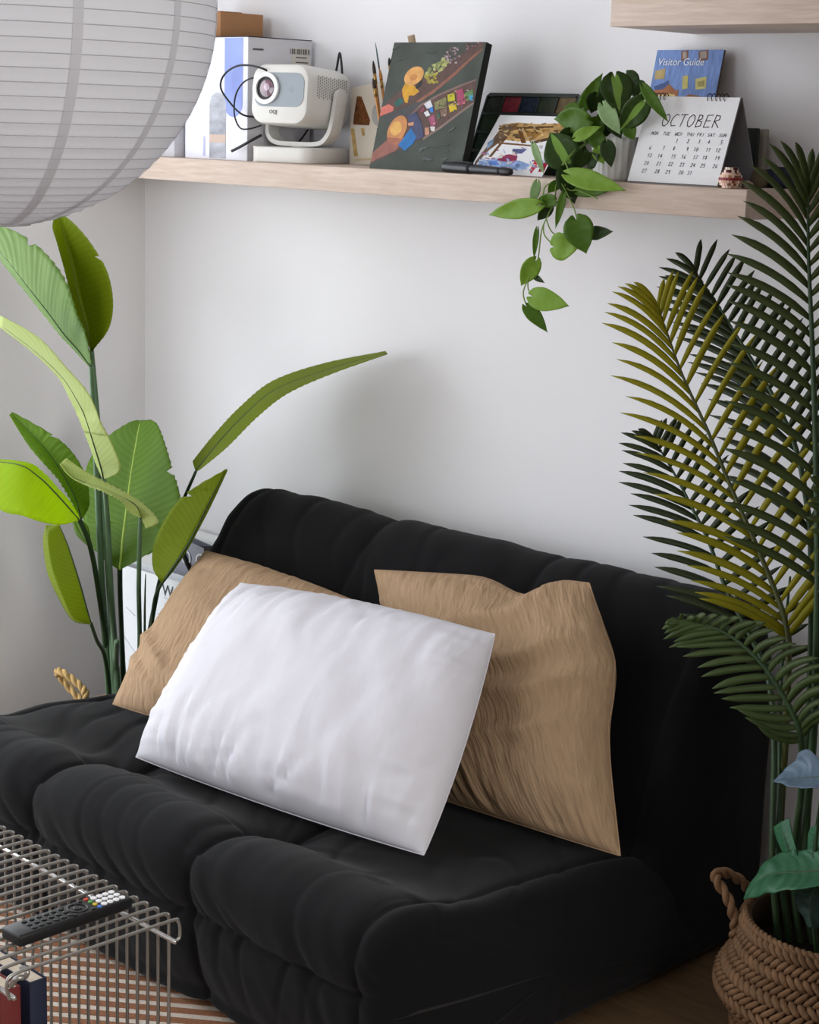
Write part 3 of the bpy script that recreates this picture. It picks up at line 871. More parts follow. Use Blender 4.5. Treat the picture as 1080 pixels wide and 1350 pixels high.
BAGW = mat('white_bag_paper', '#f3f6fa', .55, .25, bump=.05, bscale=9)
bagY = -.272
bl, br = at(160, 744, bagY), at(255, 768, bagY)
bag = thing('paper_bag', 'white paper shopping bag printed with a grey letter W, beside the plant stems', 'bag', ((bl[0]+br[0])/2, bagY+.04, 0))
def bag_body(name, x0, x1, y0, y1, z1, m, parent, dz=0):
    n = 8; vs, fs = [], []
    ring_ = [(x0, y0), (x1, y0), (x1, (y0+y1)/2-.01), (x1, y1), (x0, y1), (x0, (y0+y1)/2+.01)]
    for k in range(n+1):
        f = k/n
        for q, (x, y) in enumerate(ring_):
            gus = (.02*f if x == x0 else -.02*f) if q in (2, 5) else 0
            vs.append((x+gus+.002*math.sin(7*f+q), y, z1*f+(dz*f if x == x1 else 0)))
    for k in range(n):
        for q in range(6):
            q2 = (q+1) % 6; fs.append((k*6+q, k*6+q2, (k+1)*6+q2, (k+1)*6+q))
    fs.append((5, 4, 3, 2, 1, 0))
    o = obj(name, vs, fs, m, parent, smooth=False)
    md = o.modifiers.new('thickness', 'SOLIDIFY'); md.thickness = .0012; md.offset = 0
    return o
bag_body('body', bl[0], .52, bagY, bagY+.045, bl[2], BAGW, bag)
GREYT = mat('grey_print', '#5d6168', .8)
wpos = at(221, 780, bagY-.001)
glyph('W', .042, face_frame(wpos, (1, 0, 0), (0, 0, 1)), GREYT, bag)
tpos = at(221, 789, bagY-.001)
glyph('- - - - -', .012, face_frame(tpos, (1, 0, 0), (0, 0, 1)), GREYT, bag, 'small_print')
for a, b_ in (((207, 809), (244, 812)), ((166, 800), (178, 812)), ((163, 838), (186, 872))):
    tube('crease', [at(*a, bagY-.001), at(*b_, bagY-.001)], .0008, mat('paper_crease', '#b9bec6', .8), bag, ns=4)
GREYB = mat('grey_bag_paper', '#8d8c98', .5, .3, bump=.05, bscale=9)
gY = -.218
g0, g1 = at(232, 735, gY), at(268, 716, gY)
gbag = thing('paper_bag', 'grey glossy shopping bag with white letters, standing between white bag and tub', 'bag', (.46, gY+.02, 0))
gx0 = at(208, 740, gY)[0]; gx1 = at(268, 740, gY)[0]
gm = at(240, 704, gY)
bag_body('body', gx0, min(gx1, .55), gY, gY+.03, gm[2], GREYB, gbag, dz=-.02)
tube('strap', [at(237, 717, gY-.003), at(243, 735, gY-.004), at(253, 755, gY-.003)], .006, BLACK, gbag, ns=6)
glyph('O G', .05, face_frame(at(254, 738, gY-.002), (1, 0, .03), (0, 0, 1)), PAPER, gbag)
glyph('- - - -', .014, face_frame(at(231, 755, gY-.002), (1, 0, .0), (0, 0, 1)), PAPER, gbag, 'small_print')

# ================================================================== PALM (right)
def pal(name, c, t, transl=.25): return leaf_mat(name, c, c, t, nveins=1, transl=transl, rough=.45)
PF_DARK = pal('palm_dark', '#2f381f', '#485422')
PF_MID = pal('palm_mid', '#3c4722', '#566526')
PF_OLIVE = pal('palm_olive', '#928c20', '#b4ac1a', .48)
PF_LOW = pal('palm_low', '#46552f', '#4f6532')
pbx = thing('palm_plant', 'tall faux palm with long feathery fronds standing at the right of the sofa', 'plant', (2.40, -.36, .08))
palm = pbx
def leaflet(root, tip, ctrl, w, nrm, m, parent, n=9):
    root, tip, ctrl = V(root), V(tip), V(ctrl)
    vs, uv = [], []
    for k in range(n):
        t = k/(n-1)
        p = (1-t)**2*root+2*t*(1-t)*ctrl+t*t*tip
        d = 2*(1-t)*(ctrl-root)+2*t*(tip-ctrl); d /= np.linalg.norm(d)
        s = np.cross(d, nrm); s /= np.linalg.norm(s)+1e-9
        ww = 1.12*w*(.5+.5*min(1, t/.2))*(1 if t < .68 else max(0.04, 1-((t-.68)/.32)**1.8))
        nn = np.cross(s, d)
        vs += [p-s*ww, p+nn*ww*.35, p+s*ww]; uv += [(-1, t), (0, t), (1, t)]
    fs = []
    for k in range(n-1):
        for j in range(2): fs.append((k*3+j, k*3+j+1, k*3+j+4, k*3+j+3))
    o = obj('leaflet', vs, fs, m, parent, uv=uv)
    md = o.modifiers.new('thickness', 'SOLIDIFY'); md.thickness = .0008; md.offset = 0
    return o
def keyed(keys, t):
    ts = [k[0] for k in keys]
    return np.array([np.interp(t, ts, [k[i] for k in keys]) for i in range(1, len(keys[0]))])
def frond(path, Yb, Yt, n, Lk_, Rk_, m, stalk, r=.0035, w=.0062, dYL=-.05, dYR=.06, t0=.0, arcL=(.42, .75), arcR=(.5, .55), yk=None, jit=.06):
    C = crom(path, 60)
    ys = [(yk(i/59) if yk else Yb+(Yt-Yb)*i/59) for i in range(60)]
    pts = [at(C[i][0], C[i][1], ys[i]) for i in range(60)]
    full = [V(p) for p in stalk]+pts if stalk else pts
    fr = tube('frond', full, [r*1.7, r*1.6, r*1.2, r*.8, r*.35], STEMD if m is not PF_OLIVE else mat('olive_rachis', '#454a22', .5), palm, ns=8)
    rnd = random.Random(int(path[0][0]*7+path[0][1]))
    for side, K, dY, arc in ((-1, Lk_, dYL, arcL), (1, Rk_, dYR, arcR)):
        for i in range(n):
            t = t0+(1-t0)*(i+.5*(side > 0))/(n-.5)
            f = t*59; a = min(int(f), 58); g = f-a
            px = C[a]*(1-g)+C[a+1]*g; y = ys[a]*(1-g)+ys[a+1]*g
            v = keyed(K, t)*(1+rnd.uniform(-jit, jit))
            v = v+np.array([rnd.uniform(-4, 4), rnd.uniform(-4, 4)])*(jit/.06)
            root = at(px[0], px[1], y)
            tip = at(px[0]+v[0], px[1]+v[1], y+dY*(1-.5*t))
            ct = at(px[0]+v[0]*arc[0], px[1]+v[1]*arc[1], y+dY*.35)
            view = CAM-root; view /= np.linalg.norm(view)
            nrm = view+V((rnd.uniform(-.25, .25), rnd.uniform(-.25, .25), .35+rnd.uniform(-.2, .2)))
            leaflet(root, tip, ct, w*(1-.25*t)*rnd.uniform(.9, 1.1), nrm/np.linalg.norm(nrm), m, fr)
    return fr
pcx, pcy = 2.40, -.38
def stalk(px, Y, dx, dy):
    """from the soil of the basket up to the frond's base"""
    e = at(px[-1][0], px[-1][1], Y)
    b = V((pcx+dx, pcy+dy, .10))
    mids = [at(p[0], p[1], Y+(pcy+dy-Y)*(1-k/len(px))) for k, p in enumerate(px)]
    return list(crom([b]+mids, 24))[:-1]
# F1 tall upright frond at the frame's edge
frond([(1079, 770), (1076, 600), (1071, 450), (1066, 330), (1066, 245)], -.42, -.40, 24,
      [(0, -120, -62), (.35, -118, -66), (.6, -106, -66), (.8, -80, -84), (.92, -45, -86), (1, -6, -50)],
      [(0, 110, -80), (.5, 105, -80), (.8, 70, -86), (.92, 40, -80), (1, 8, -50)], PF_MID, stalk([(1062, 1150), (1074, 950), (1078, 800)], -.42, .0, -.03), r=.0042, w=.0068, dYL=-.06, dYR=.05, arcL=(.42, .72))
# F2 dark frond behind
frond([(1069, 700), (1054, 607), (1029, 541), (998, 485), (967, 436), (942, 395), (917, 361)], -.34, -.14, 21,
      [(0, -120, -75), (.4, -118, -58), (.7, -95, -46), (.88, -60, -30), (1, -22, -34)],
      [(0, 50, -80), (.4, 60, -88), (.7, 40, -62), (.9, 30, -52), (1, 8, -42)], PF_DARK, stalk([(1055, 1150), (1066, 950), (1071, 780)], -.34, .01, .03), dYL=.03, dYR=.04, arcL=(.45, .78), w=.0065)
# F3 olive frond
frond([(1040, 842), (1030, 800), (1000, 725), (965, 645), (935, 572), (900, 495), (880, 440), (868, 408)], -.38, -.34, 23,
      [(0, -128, -60), (.3, -130, -55), (.55, -126, -72), (.75, -96, -68), (.88, -66, -52), (1, -22, -38)],
      [(0, 92, -105), (.4, 88, -125), (.7, 56, -100), (.88, 30, -76), (1, 6, -46)], PF_OLIVE, stalk([(1030, 1150), (1037, 960), (1040, 880)], -.38, -.06, .0), dYL=-.07, dYR=.05, arcL=(.44, .82), arcR=(.45, .55), w=.0058)
# F4 dark frond lower left
frond([(1012, 884), (986, 832), (957, 775), (935, 715), (917, 678), (895, 635), (873, 597), (862, 580)], -.30, -.20, 19,
      [(0, -110, -40), (.3, -98, -30), (.6, -96, -38), (.82, -62, -24), (1, -14, -16)],
      [(0, 66, -30), (.25, 72, -50), (.5, 55, -66), (.8, 30, -56), (1, 8, -24)], PF_DARK, stalk([(1019, 1150), (1021, 1000), (1019, 930)], -.30, -.05, -.07), dYL=-.04, dYR=.02, arcL=(.45, .75), w=.0062)
# F5 low drooping frond in front of the sofa back
frond([(1057, 976), (1050, 950), (1030, 912), (1005, 876), (975, 847), (945, 829), (915, 821), (892, 819)], -.46, -.52, 20,
      [(0, -62, -20), (.15, -78, -12), (.35, -84, 16), (.55, -86, 8), (.75, -60, 14), (1, -12, 3)],
      [(0, 42, -30), (.3, 60, -34), (.6, 40, -20), (.85, 14, -12), (1, -8, -4)], PF_LOW, stalk([(1046, 1160), (1056, 1050), (1058, 1000)], -.46, -.02, -.04), dYL=-.05, dYR=-.01, arcL=(.5, -.15), arcR=(.3, 1.0), w=.0062)
# F6 mostly outside the frame
frond([(1125, 800), (1112, 720), (1098, 672), (1086, 640)], -.48, -.5, 9,
      [(0, -48, -24), (.5, -45, -16), (1, -12, -10)], [(0, 40, -30), (1, 10, -14)], PF_MID, stalk([(1075, 1150), (1105, 950), (1120, 840)], -.48, .03, -.02), dYL=-.03, dYR=.03)
for px, dx, dy in (((1028, 1150), -.04, -.05), ((1066, 1150), .03, .0)):
    tube('bare_stalk', [(pcx+dx, pcy+dy, .1), tuple(at(px[0], 1130, pcy+dy)), tuple(at(px[0], 1060, pcy+dy+.02)), tuple(at(px[0]+2, 900, -.32)), tuple(at(px[0]+14, 760, -.30))], [.006, .005, .004, .002], STEMD, palm, ns=8, n=30)

# ---------------------------------------------------------------- split-leaf plant sharing the basket
mon = thing('split_leaf_plant', 'small dark split-leaf plant low in the basket under the palm fronds', 'plant', (2.44, -.46, .08))
MG = leaf_mat('monstera_green', '#2f5f40', '#477558', '#3f7038', nveins=9, transl=.15, rough=.4)
MB = leaf_mat('monstera_blue', '#57697a', '#687b88', '#4c625c', nveins=9, transl=.1, rough=.35)
MD = leaf_mat('monstera_dark', '#31463f', '#3b5148', '#38503c', nveins=9, transl=.1, rough=.4)
mY = -.56
leaf([(0, 1098, 1026, 1097, 1022, 1098, 1030), (.2, 1085, 1025, 1082, 1003, 1085, 1038), (.45, 1068, 1025, 1062, 988, 1068, 1039), (.7, 1048, 1026, 1046, 1004, 1048, 1038), (.9, 1032, 1027, 1030, 1020, 1032, 1034), (1, 1021, 1030, 1021, 1029, 1021, 1031)], mY, mY, mon, MB, .03, -.05, cup=.01, rip=.003, nrip=4, mrib=.002)
leaf([(0, 1112, 1146, 1110, 1138, 1112, 1150), (.15, 1085, 1148, 1083, 1120, 1086, 1166), (.4, 1055, 1150, 1052, 1122, 1056, 1172), (.6, 1032, 1151, 1026, 1126, 1032, 1174), (.8, 1008, 1157, 1003, 1145, 1006, 1180), (1, 982, 1185, 981, 1184, 983, 1186)], mY, mY-.02, mon, MG, .04, -.06, cup=.008, rip=.003, nrip=5, mrib=.003)
leaf([(0, 1050, 1150, 1044, 1150, 1058, 1149), (.3, 1043, 1130, 1036, 1132, 1052, 1127), (.7, 1034, 1102, 1024, 1106, 1045, 1100), (1, 1030, 1083, 1020, 1090, 1041, 1078)], mY+.01, mY+.06, mon, MG, .01, .0, rip=.0, cup=.006, mrib=.0015)
leaf([(0, 1072, 1148, 1066, 1149, 1080, 1147), (.4, 1072, 1122, 1065, 1124, 1080, 1120), (.8, 1074, 1098, 1066, 1100, 1083, 1097), (1, 1076, 1088, 1070, 1090, 1082, 1088)], mY+.01, mY+.05, mon, MG, .01, .0, rip=.0, cup=.006, mrib=.0015)
leaf([(0, 1082, 1150, 1079, 1149, 1085, 1151), (.3, 1074, 1172, 1058, 1166, 1092, 1182), (.65, 1068, 1198, 1048, 1185, 1090, 1212), (1, 1070, 1222, 1066, 1222, 1074, 1224)], mY+.03, mY+.01, mon, MD, .01, .02, rip=.002, nrip=5, mrib=.0015)
for e, y in (((1085, 1025), mY), ((1090, 1147), mY), ((1082, 1150), mY+.03)):
    tube('petiole', [(2.44, -.46, .10), tuple(at(1072, 1200, (y-.46)/2)), tuple(at(*e, y))], [.004, .003, .0025], STEMD, mon, ns=8, n=20)

# basket of the palm
BC = (2.42, -.40)
basket('tan seagrass belly basket under the palm with a rope handle at its rim', BC,
       [(.13, .006), (.165, .03), (.172, .09), (.185, .115), (.204, .14), (.198, .165), (.178, .195), (.166, .235), (.165, .262)], STRAW2, 76, 15, .20,
       [[tuple(at(968, 1235, -.50)), tuple(at(969, 1215, -.50)), tuple(at(960, 1185, -.505)), tuple(at(944, 1158, -.51)), tuple(at(952, 1150, -.49)), tuple(at(975, 1160, -.45)), tuple(at(990, 1180, -.42)), tuple(at(988, 1215, -.40)), tuple(at(985, 1228, -.40))]])

# ================================================================== SHELF ITEMS
# ---- projector box
PBX = (.42, .642, -.205, -.012, SZ, 1.722)
pbox = thing('projector_box', 'white product box with a blue stripe beside the projector', 'box', ((PBX[0]+PBX[1])/2, (PBX[2]+PBX[3])/2, SZ))
BOXW = mat('box_white_gloss', '#eceef6', .4, .35)
BOXG = mat('box_shaded_side', '#cbc9ce', .6, .25)  # box white with the shade of the turned-away side mixed in
bx('body', *PBX, BOXW, pbox, bevel=.0012)
FY = PBX[2]
def fbox(name, x0, x1, z0, z1, m, r=0.0, n=8):
    pts = [(x0, z1), (x1, z1)]
    if r > 0:
        pts = [(x1, z1), (x0, z1)]+[((x0+x1)/2-(x1-x0)/2*math.cos(math.pi*k/n), z0+r-r*math.sin(math.pi*k/n)) for k in range(n+1)]
    else:
        pts += [(x1, z0), (x0, z0)]
    return obj(name, [(x, FY-.0006, z) for x, z in pts], [tuple(range(len(pts)))], m, pbox, smooth=False)
fbox('blue_stripe', .562, .626, 1.545, 1.720, mat('print_blue', '#8f9fe0', .45, .3, var=.12, vscale=9), .03)
ARCH = mat('print_landscape', '#a9abb4', .5, .3, var=.35, vscale=18, stretch=(1, 1, 2.5))
pts = [(.510, 1.452), (.568, 1.452)]+[(.539+.0295*math.cos(math.pi*k/10), 1.57+.03*math.sin(math.pi*k/10)) for k in range(11)]
obj('arch_picture', [(x, FY-.0007, z) for x, z in pts], [tuple(range(len(pts)))], ARCH, pbox, smooth=False)
fbox('sunset_band', .510, .568, 1.487, 1.505, mat('print_sunset', '#c9b2a4', .5)).location.y -= .0003
fbox('blue_bar', .487, .494, 1.455, 1.50, mat('print_lavender', '#b9bbe2', .5))
# side face greyed for shade, with barcode sticker
obj('shaded_side', [(PBX[1]+.0006, FY+.002, SZ+.002), (PBX[1]+.0006, PBX[3]-.002, SZ+.002), (PBX[1]+.0006, PBX[3]-.002, PBX[5]-.002), (PBX[1]+.0006, FY+.002, PBX[5]-.002)], [(0, 1, 2, 3)], BOXG, pbox, smooth=False)
def sside(name, y0, y1, z0, z1, m, lift=.001):
    return obj(name, [(PBX[1]+lift, y0, z0), (PBX[1]+lift, y1, z0), (PBX[1]+lift, y1, z1), (PBX[1]+lift, y0, z1)], [(0, 1, 2, 3)], m, pbox, smooth=False)
sside('sticker', -.075, -.020, 1.655, 1.704, mat('sticker_cream', '#cfcabf', .7))
for k in range(11):
    y = -.080+k*.0056
    sside('barcode_bar', y, y+(.0038 if k % 3 else .002), 1.690, 1.702, mat('barcode_grey', '#55545a', .8), .0014)
for k in range(3):
    sside('printed_line', -.062, -.028+.004*k, 1.682-.011*k, 1.6845-.011*k, mat('barcode_grey', '#55545a', .8), .0014)
sside('printed_line', -.192, -.160, 1.694, 1.698, mat('barcode_grey', '#55545a', .8), .0014)
bx('lid_edge', PBX[0], PBX[1]+.0012, FY-.0005, PBX[3], PBX[5]-.0005, PBX[5]+.0015, mat('dark_lid_gap', '#3a3a40', .7), pbox, bevel=0)

KRAFT = mat('kraft_card', '#a87c58', .8, .15, var=.06, vscale=20)
cb = thing('cardboard_box', 'small brown cardboard box lying on top of the white product box', 'box', (.50, -.10, PBX[5]))
z0 = PBX[5]+.0018
bx('carton', .34, .492, -.16, -.03, z0, z0+.058, KRAFT, cb)
bx('flap', .34, .492, -.16, -.095, z0+.058, z0+.0595, KRAFT, cb, bevel=0)
gb = thing('storage_box', 'pale grey box at the corner end of the shelf, half hidden by the lantern', 'box', (.30, -.14, SZ))
bx('carton', .20, .405, -.225, -.03, SZ, SZ+.07, mat('pale_grey_card', '#c9c9d0', .7), gb)
bx('lid', .196, .409, -.229, -.026, SZ+.07, SZ+.09, mat('pale_grey_card', '#c9c9d0', .7), gb)

# ---- projector
PR = T(.742, -.130, SZ, math.radians(12)) @ Matrix.Scale(1.15, 4)
prj = thing('projector', 'small warm white home projector on a U-shaped stand', 'projector', tuple((PR @ Vector((0, 0, 0)))))
def rb(name, size, c, m, parent, bevel, seg=5, tilt=0.0):
    return rbox(name, size, PR @ T(*c, 0, tilt), m, parent, bevel, seg)
def rounded_slab(name, w, d, h, r, e, mtx, m, parent):
    """box with strongly rounded vertical edges and softly rounded rims"""
    L = rrect(-w/2, w/2, -d/2, d/2, r, 8)
    vs, fs = [], []; n = len(L)
    prof_ = [(-e, 0), (-e*.3, e*.3), (0, e), (0, h-e), (-e*.3, h-e*.3), (-e, h)]
    for off, z in prof_:
        for x, y in rrect(-w/2-off*-1, w/2+off, -d/2-off, d/2+off, max(r+off, .001), 8):
            vs.append(mtx @ Vector((x, y, z)))
    for a in range(len(prof_)-1):
        for k in range(n):
            k2 = (k+1) % n; fs.append((a*n+k, a*n+k2, (a+1)*n+k2, (a+1)*n+k))
    fs.append(tuple(range(n-1, -1, -1))); fs.append(tuple((len(prof_)-1)*n+k for k in range(n)))
    return sharp(obj(name, vs, fs, m, parent), 40)
rounded_slab('base', .145, .150, .030, .025, .004, PR @ T(0, 0, 0), PLASTIC_W, prj)
lathe('swivel', [(.03, .03), (.03, .036)], tuple(PR @ Vector((0, .01, 0))), PLASTIC_W, prj, ns=32)
TI = Matrix.Rotation(math.radians(-4), 4, 'X')
HB = PR @ Matrix.Translation((0, -.005, .125)) @ TI
# body: a rounded tube whose section is in the XZ plane
def body():
    sec = rrect(-.068, .068, -.057, .057, .030, 8)
    n = len(sec); vs, fs = [], []
    prof_ = [(-.070, .90), (-.0685, .955), (-.064, .985), (-.056, 1.0), (.05, 1.0), (.066, .985), (.073, .95), (.077, .88)]
    for y, s in prof_:
        for x, z in sec: vs.append(HB @ Vector((x*s, y, z*s)))
    for a in range(len(prof_)-1):
        for k in range(n):
            k2 = (k+1) % n; fs.append((a*n+k, (a+1)*n+k, (a+1)*n+k2, a*n+k2))
    fs.append(tuple(range(n))); fs.append(tuple((len(prof_)-1)*n+k for k in range(n-1, -1, -1)))
    return sharp(obj('body', vs, fs, PLASTIC_W, prj), 40)
pbody = body()
GREYP = mat('projector_face_grey', '#868f96', .25, .5)
sec = rrect(-.058, .058, -.024, .040, .020, 8)
obj('front_glass', [HB @ Vector((x, -.0712, z)) for x, z in sec]+[HB @ Vector((x, -.069, z)) for x, z in sec],
    [tuple(range(len(sec)))]+[(k, (k+1) % len(sec), len(sec)+(k+1) % len(sec), len(sec)+k) for k in range(len(sec))], GREYP, pbody, smooth=False)
def ring_y(name, cx, cz, r0, r1, y0, y1, m, parent, n=40):
    vs, fs = [], []
    for r, y in ((r1, y1), (r1, y0), (r0, y0), (r0, y1)):
        for k in range(n):
            a = 2*math.pi*k/n; vs.append(HB @ Vector((cx+r*math.cos(a), y, cz+r*math.sin(a))))
    for q in range(3):
        for k in range(n):
            k2 = (k+1) % n; fs.append((q*n+k, q*n+k2, (q+1)*n+k2, (q+1)*n+k))
    return obj(name, vs, fs, m, parent, smooth=False)
def disc_y(name, cx, cz, r, y, m, parent, n=32, dome=0.0):
    vs = [HB @ Vector((cx, y-dome, cz))]+[HB @ Vector((cx+r*q*math.cos(2*math.pi*k/n), y-dome*(1-q*q), cz+r*q*math.sin(2*math.pi*k/n))) for q in (.5, 1) for k in range(n)]
    fs = [(0, 1+k, 1+(k+1) % n) for k in range(n)]+[(1+k, 1+n+k, 1+n+(k+1) % n, 1+(k+1) % n) for k in range(n)]
    return obj(name, vs, fs, m, parent)
lx, lz = -.030, .010
ring_y('lens_ring', lx, lz, .022, .030, -.0765, -.069, mat('ring_white', '#f2f4f4', .35), pbody)
disc_y('lens_barrel', lx, lz, .0225, -.0722, mat('lens_black', '#191317', .3), pbody)
disc_y('lens', lx+.002, lz, .0165, -.0732, mat('lens_glass', '#6d4f5c', .05, .9, var=.5, vscale=90), pbody, dome=.003)
disc_y('lens_glint', lx+.004, lz+.002, .007, -.0764, mat('lens_glint_pale', '#b79fae', .08, .8), pbody, dome=.001)  # reflection in the lens painted as a pale disc
disc_y('sensor', .026, .008, .006, -.0715, mat('sensor_grey', '#8c979f', .3), pbody)
glyph('OQJ', .010, HB @ face_frame((-.012, -.0708, -.034), (1, 0, 0), (0, 0, 1)), mat('logo_grey', '#6e6e6e', .7), pbody, 'logo')
# speaker grille: rows of small holes as thin dark discs on the right flank
GR = mat('grille_dark', '#8e8c88', .7)
gv, gf = [], []
for iy in range(15):
    for iz in range(8):
        y = -.040+iy*.0068; z = -.002+iz*.0052+(0 if iy % 2 else .0026)
        b = len(gv)
        for k in range(6):
            a = 2*math.pi*k/6
            gv.append(HB @ Vector((.0683, y+.0021*math.cos(a), z+.0021*math.sin(a))))
        gf.append(tuple(range(b, b+6)))
obj('speaker_grille', gv, gf, GR, pbody, smooth=False, kind='stuff')
# U bracket
U = [(-.076, .125), (-.076, .075), (-.070, .052), (-.050, .038), (0, .036), (.050, .038), (.070, .052), (.076, .075), (.076, .125)]
Uc = crom([V((x, z)) for x, z in U], 60)
vs_, fs_ = [], []
for i, (x, z) in enumerate(Uc):
    t = Uc[min(i+1, 59)]-Uc[max(i-1, 0)]; t /= np.linalg.norm(t); nx_, nz_ = -t[1], t[0]
    for s, yy in ((-1, -.017), (1, -.017), (1, .017), (-1, .017)):
        lean = .02*max(0, (z-.05)/.075)
        vs_.append(PR @ Vector((x+nx_*.0042*s, yy+lean, z+nz_*.0042*s)))
    if i:
        for k in range(4): fs_.append((4*i-4+k, 4*i-4+(k+1) % 4, 4*i+(k+1) % 4, 4*i+k))
fs_ += [(3, 2, 1, 0), tuple(4*59+k for k in range(4))]
brk = sharp(obj('bracket', vs_, fs_, PLASTIC_W, prj), 40)
for s in (-1, 1):
    vv, ff = [], []
    n = 24
    for x in (.0718, .0806):
        for k in range(n):
            a = 2*math.pi*k/n; vv.append(PR @ Vector((s*x, .02+.0175*math.cos(a), .125+.0175*math.sin(a))))
    for k in range(n): ff.append((k, (k+1) % n, n+(k+1) % n, n+k))
    ff += [tuple(range(n)), tuple(range(n, 2*n))]
    obj('pivot', vv, ff, PLASTIC_W, brk, smooth=False)
# ---- cables
cabm = mat('cable_black', '#17191c', .5, .4)
def cable(name, label, P, r=.0024, n=70):
    pts = [at(px, py, y) for px, py, y in P]
    o = tube(name, pts, r, cabm, None, ns=8, n=n, label=label, cat='cable')
    return rebase(o, pts[-1])
cable('power_cable', 'black cable making a wide loop behind the projector to the left', [(372, 112, -.13), (350, 92, -.222), (318, 86, -.228), (297, 97, -.228), (291, 115, -.228), (303, 135, -.230), (322, 152, -.230), (352, 154, -.16)], .0023)
cable('power_cable', 'thin black cable with a plug lying beside the projector base', [(360, 112, -.19), (338, 103, -.222), (322, 108, -.228), (311, 125, -.230), (309, 150, -.230), (316, 168, -.230), (328, 170, -.226), (345, 165, -.205)], .0019)
cable('power_cable', 'black stiff cable lying across the front of the box by the projector', [(306, 199, -.222), (316, 194, -.226), (330, 186, -.222), (345, 178, -.2)], .0034)
cable('power_cable', 'black cable running under the projector body inside its stand', [(373, 202, -.06), (385, 194, -.06), (395, 186, -.05), (404, 174, -.05), (409, 166, -.04)], .0022)
cable('cable_loop', 'short black cable loop standing up behind the projector', [(440, 108, -.05), (444, 90, -.05), (448, 70, -.05), (451, 92, -.05), (450, 102, -.05), (444, 112, -.05)], .0026)

# ---- sketch paper behind the projector, glass with brushes
sp0 = quad_map(at(463, 112, -.035), at(500, 108, -.035), at(505, 217, -.065), at(461, 217, -.065))
sk = thing('sketch_paper', 'cream sketch sheet with a brown triangle leaning on the wall behind the projector', 'paper', tuple(sp0(.5, 1)))
CREAM = mat('cream_paper', '#d3c9ba', .85)
nv = (.3, -1, .1)
patch('sheet', [(0, .04), (1, 0), (1.15, 0), (1.15, 1), (0, 1)], sp0, nv, .0008, CREAM, sk)
sp1 = lambda u, v: sp0(u, v)+V(nv)/np.linalg.norm(nv)*.001
BRN = mat('brown_crayon', '#6b3f1c', .8, var=.5, vscale=120)
patch('brown_triangle', [(.22, .15), (.38, .16), (.66, .46), (.62, .52), (.10, .50), (.12, .4)], sp1, nv, .0004, BRN, sk)
YEL = mat('ochre_crayon', '#b99b62', .8, var=.2, vscale=80)
patch('ochre_stroke', [(.02, .55), (.14, .55), (.26, .9), (.14, .9)], sp1, nv, .0004, YEL, sk)
patch('ochre_stroke', [(.35, .55), (.46, .55), (.48, .64), (.40, .65)], sp1, nv, .0004, YEL, sk)
patch('ochre_stroke', [(.16, .93), (.7, .92), (.7, .945), (.16, .955)], sp1, nv, .0004, mat('ochre_pale', '#c7b48f', .8), sk)
grey_patch = patch('grey_stain', ell(.88, .40, .16, .13, 0, 18), sp1, nv, .0003, mat('grey_wash', '#a7a5a2', .8), sk)

jar = thing('brush_jar', 'small glass jar of paintbrush handles half hidden by the canvas', 'jar', (.985, -.09, SZ))
GLJ = mat('jar_glass', '#6f6a64', .1, .6)
lathe('jar_body', [(.001, .0), (.026, .001), (.030, .01), (.030, .08), (.026, .088), (.026, .094), (.024, .094), (.024, .088), (.027, .08), (.027, .01), (.001, .006)], (.985, -.09, SZ), GLJ, jar, ns=36)
BW = mat('brush_orange', '#b5762c', .35, .4, coat=.3); BT = mat('brush_teal', '#2d5d58', .35, .4); BK = mat('brush_dark', '#3a2a20', .5)
def brush(label, tip, y, foot_, r, m, tipm, head):
    p1 = at(*tip, y); p0 = V(foot_)
    root = thing('paintbrush', label, 'paintbrush', tuple(p0))
    d = p1-p0; L = np.linalg.norm(d); d /= L
    tube('handle', [p0, p0+d*L*.3, p0+d*(L-head)], [r*.6, r, r*.9], m, root, ns=8, n=12)
    tube('ferrule', [p0+d*(L-head), p0+d*(L-head*.55)], r*1.05, mat('ferrule_brass', '#a8854a', .3, .5, metal=.8), root, ns=8)
    tube('bristles', [p0+d*(L-head*.55), p0+d*(L-head*.3), p1], [r*1.1, r*1.2, r*.3], tipm, root, ns=8, n=6)
brush('slim paintbrush with a teal pointed end, tallest in the jar', (495, 56), -.09, (.992, -.085, SZ+.008), .0016, BW, BT, .10)
brush('paintbrush with a broad dark bristle head standing in the jar', (492, 80), -.10, (.982, -.10, SZ+.008), .0034, BW, BK, .05)
brush('orange paintbrush leaning against the teal one in the jar', (501, 92), -.09, (.998, -.095, SZ+.008), .0034, BW, BW, .04)
brush('short paintbrush with a dark bent tip in the jar', (492, 103), -.11, (.99, -.105, SZ+.008), .0036, BW, BK, .04)
brush('black-tipped paintbrush mostly hidden behind the canvas', (513, 76), -.08, (1.0, -.08, SZ+.008), .003, BK, BLACK, .03)

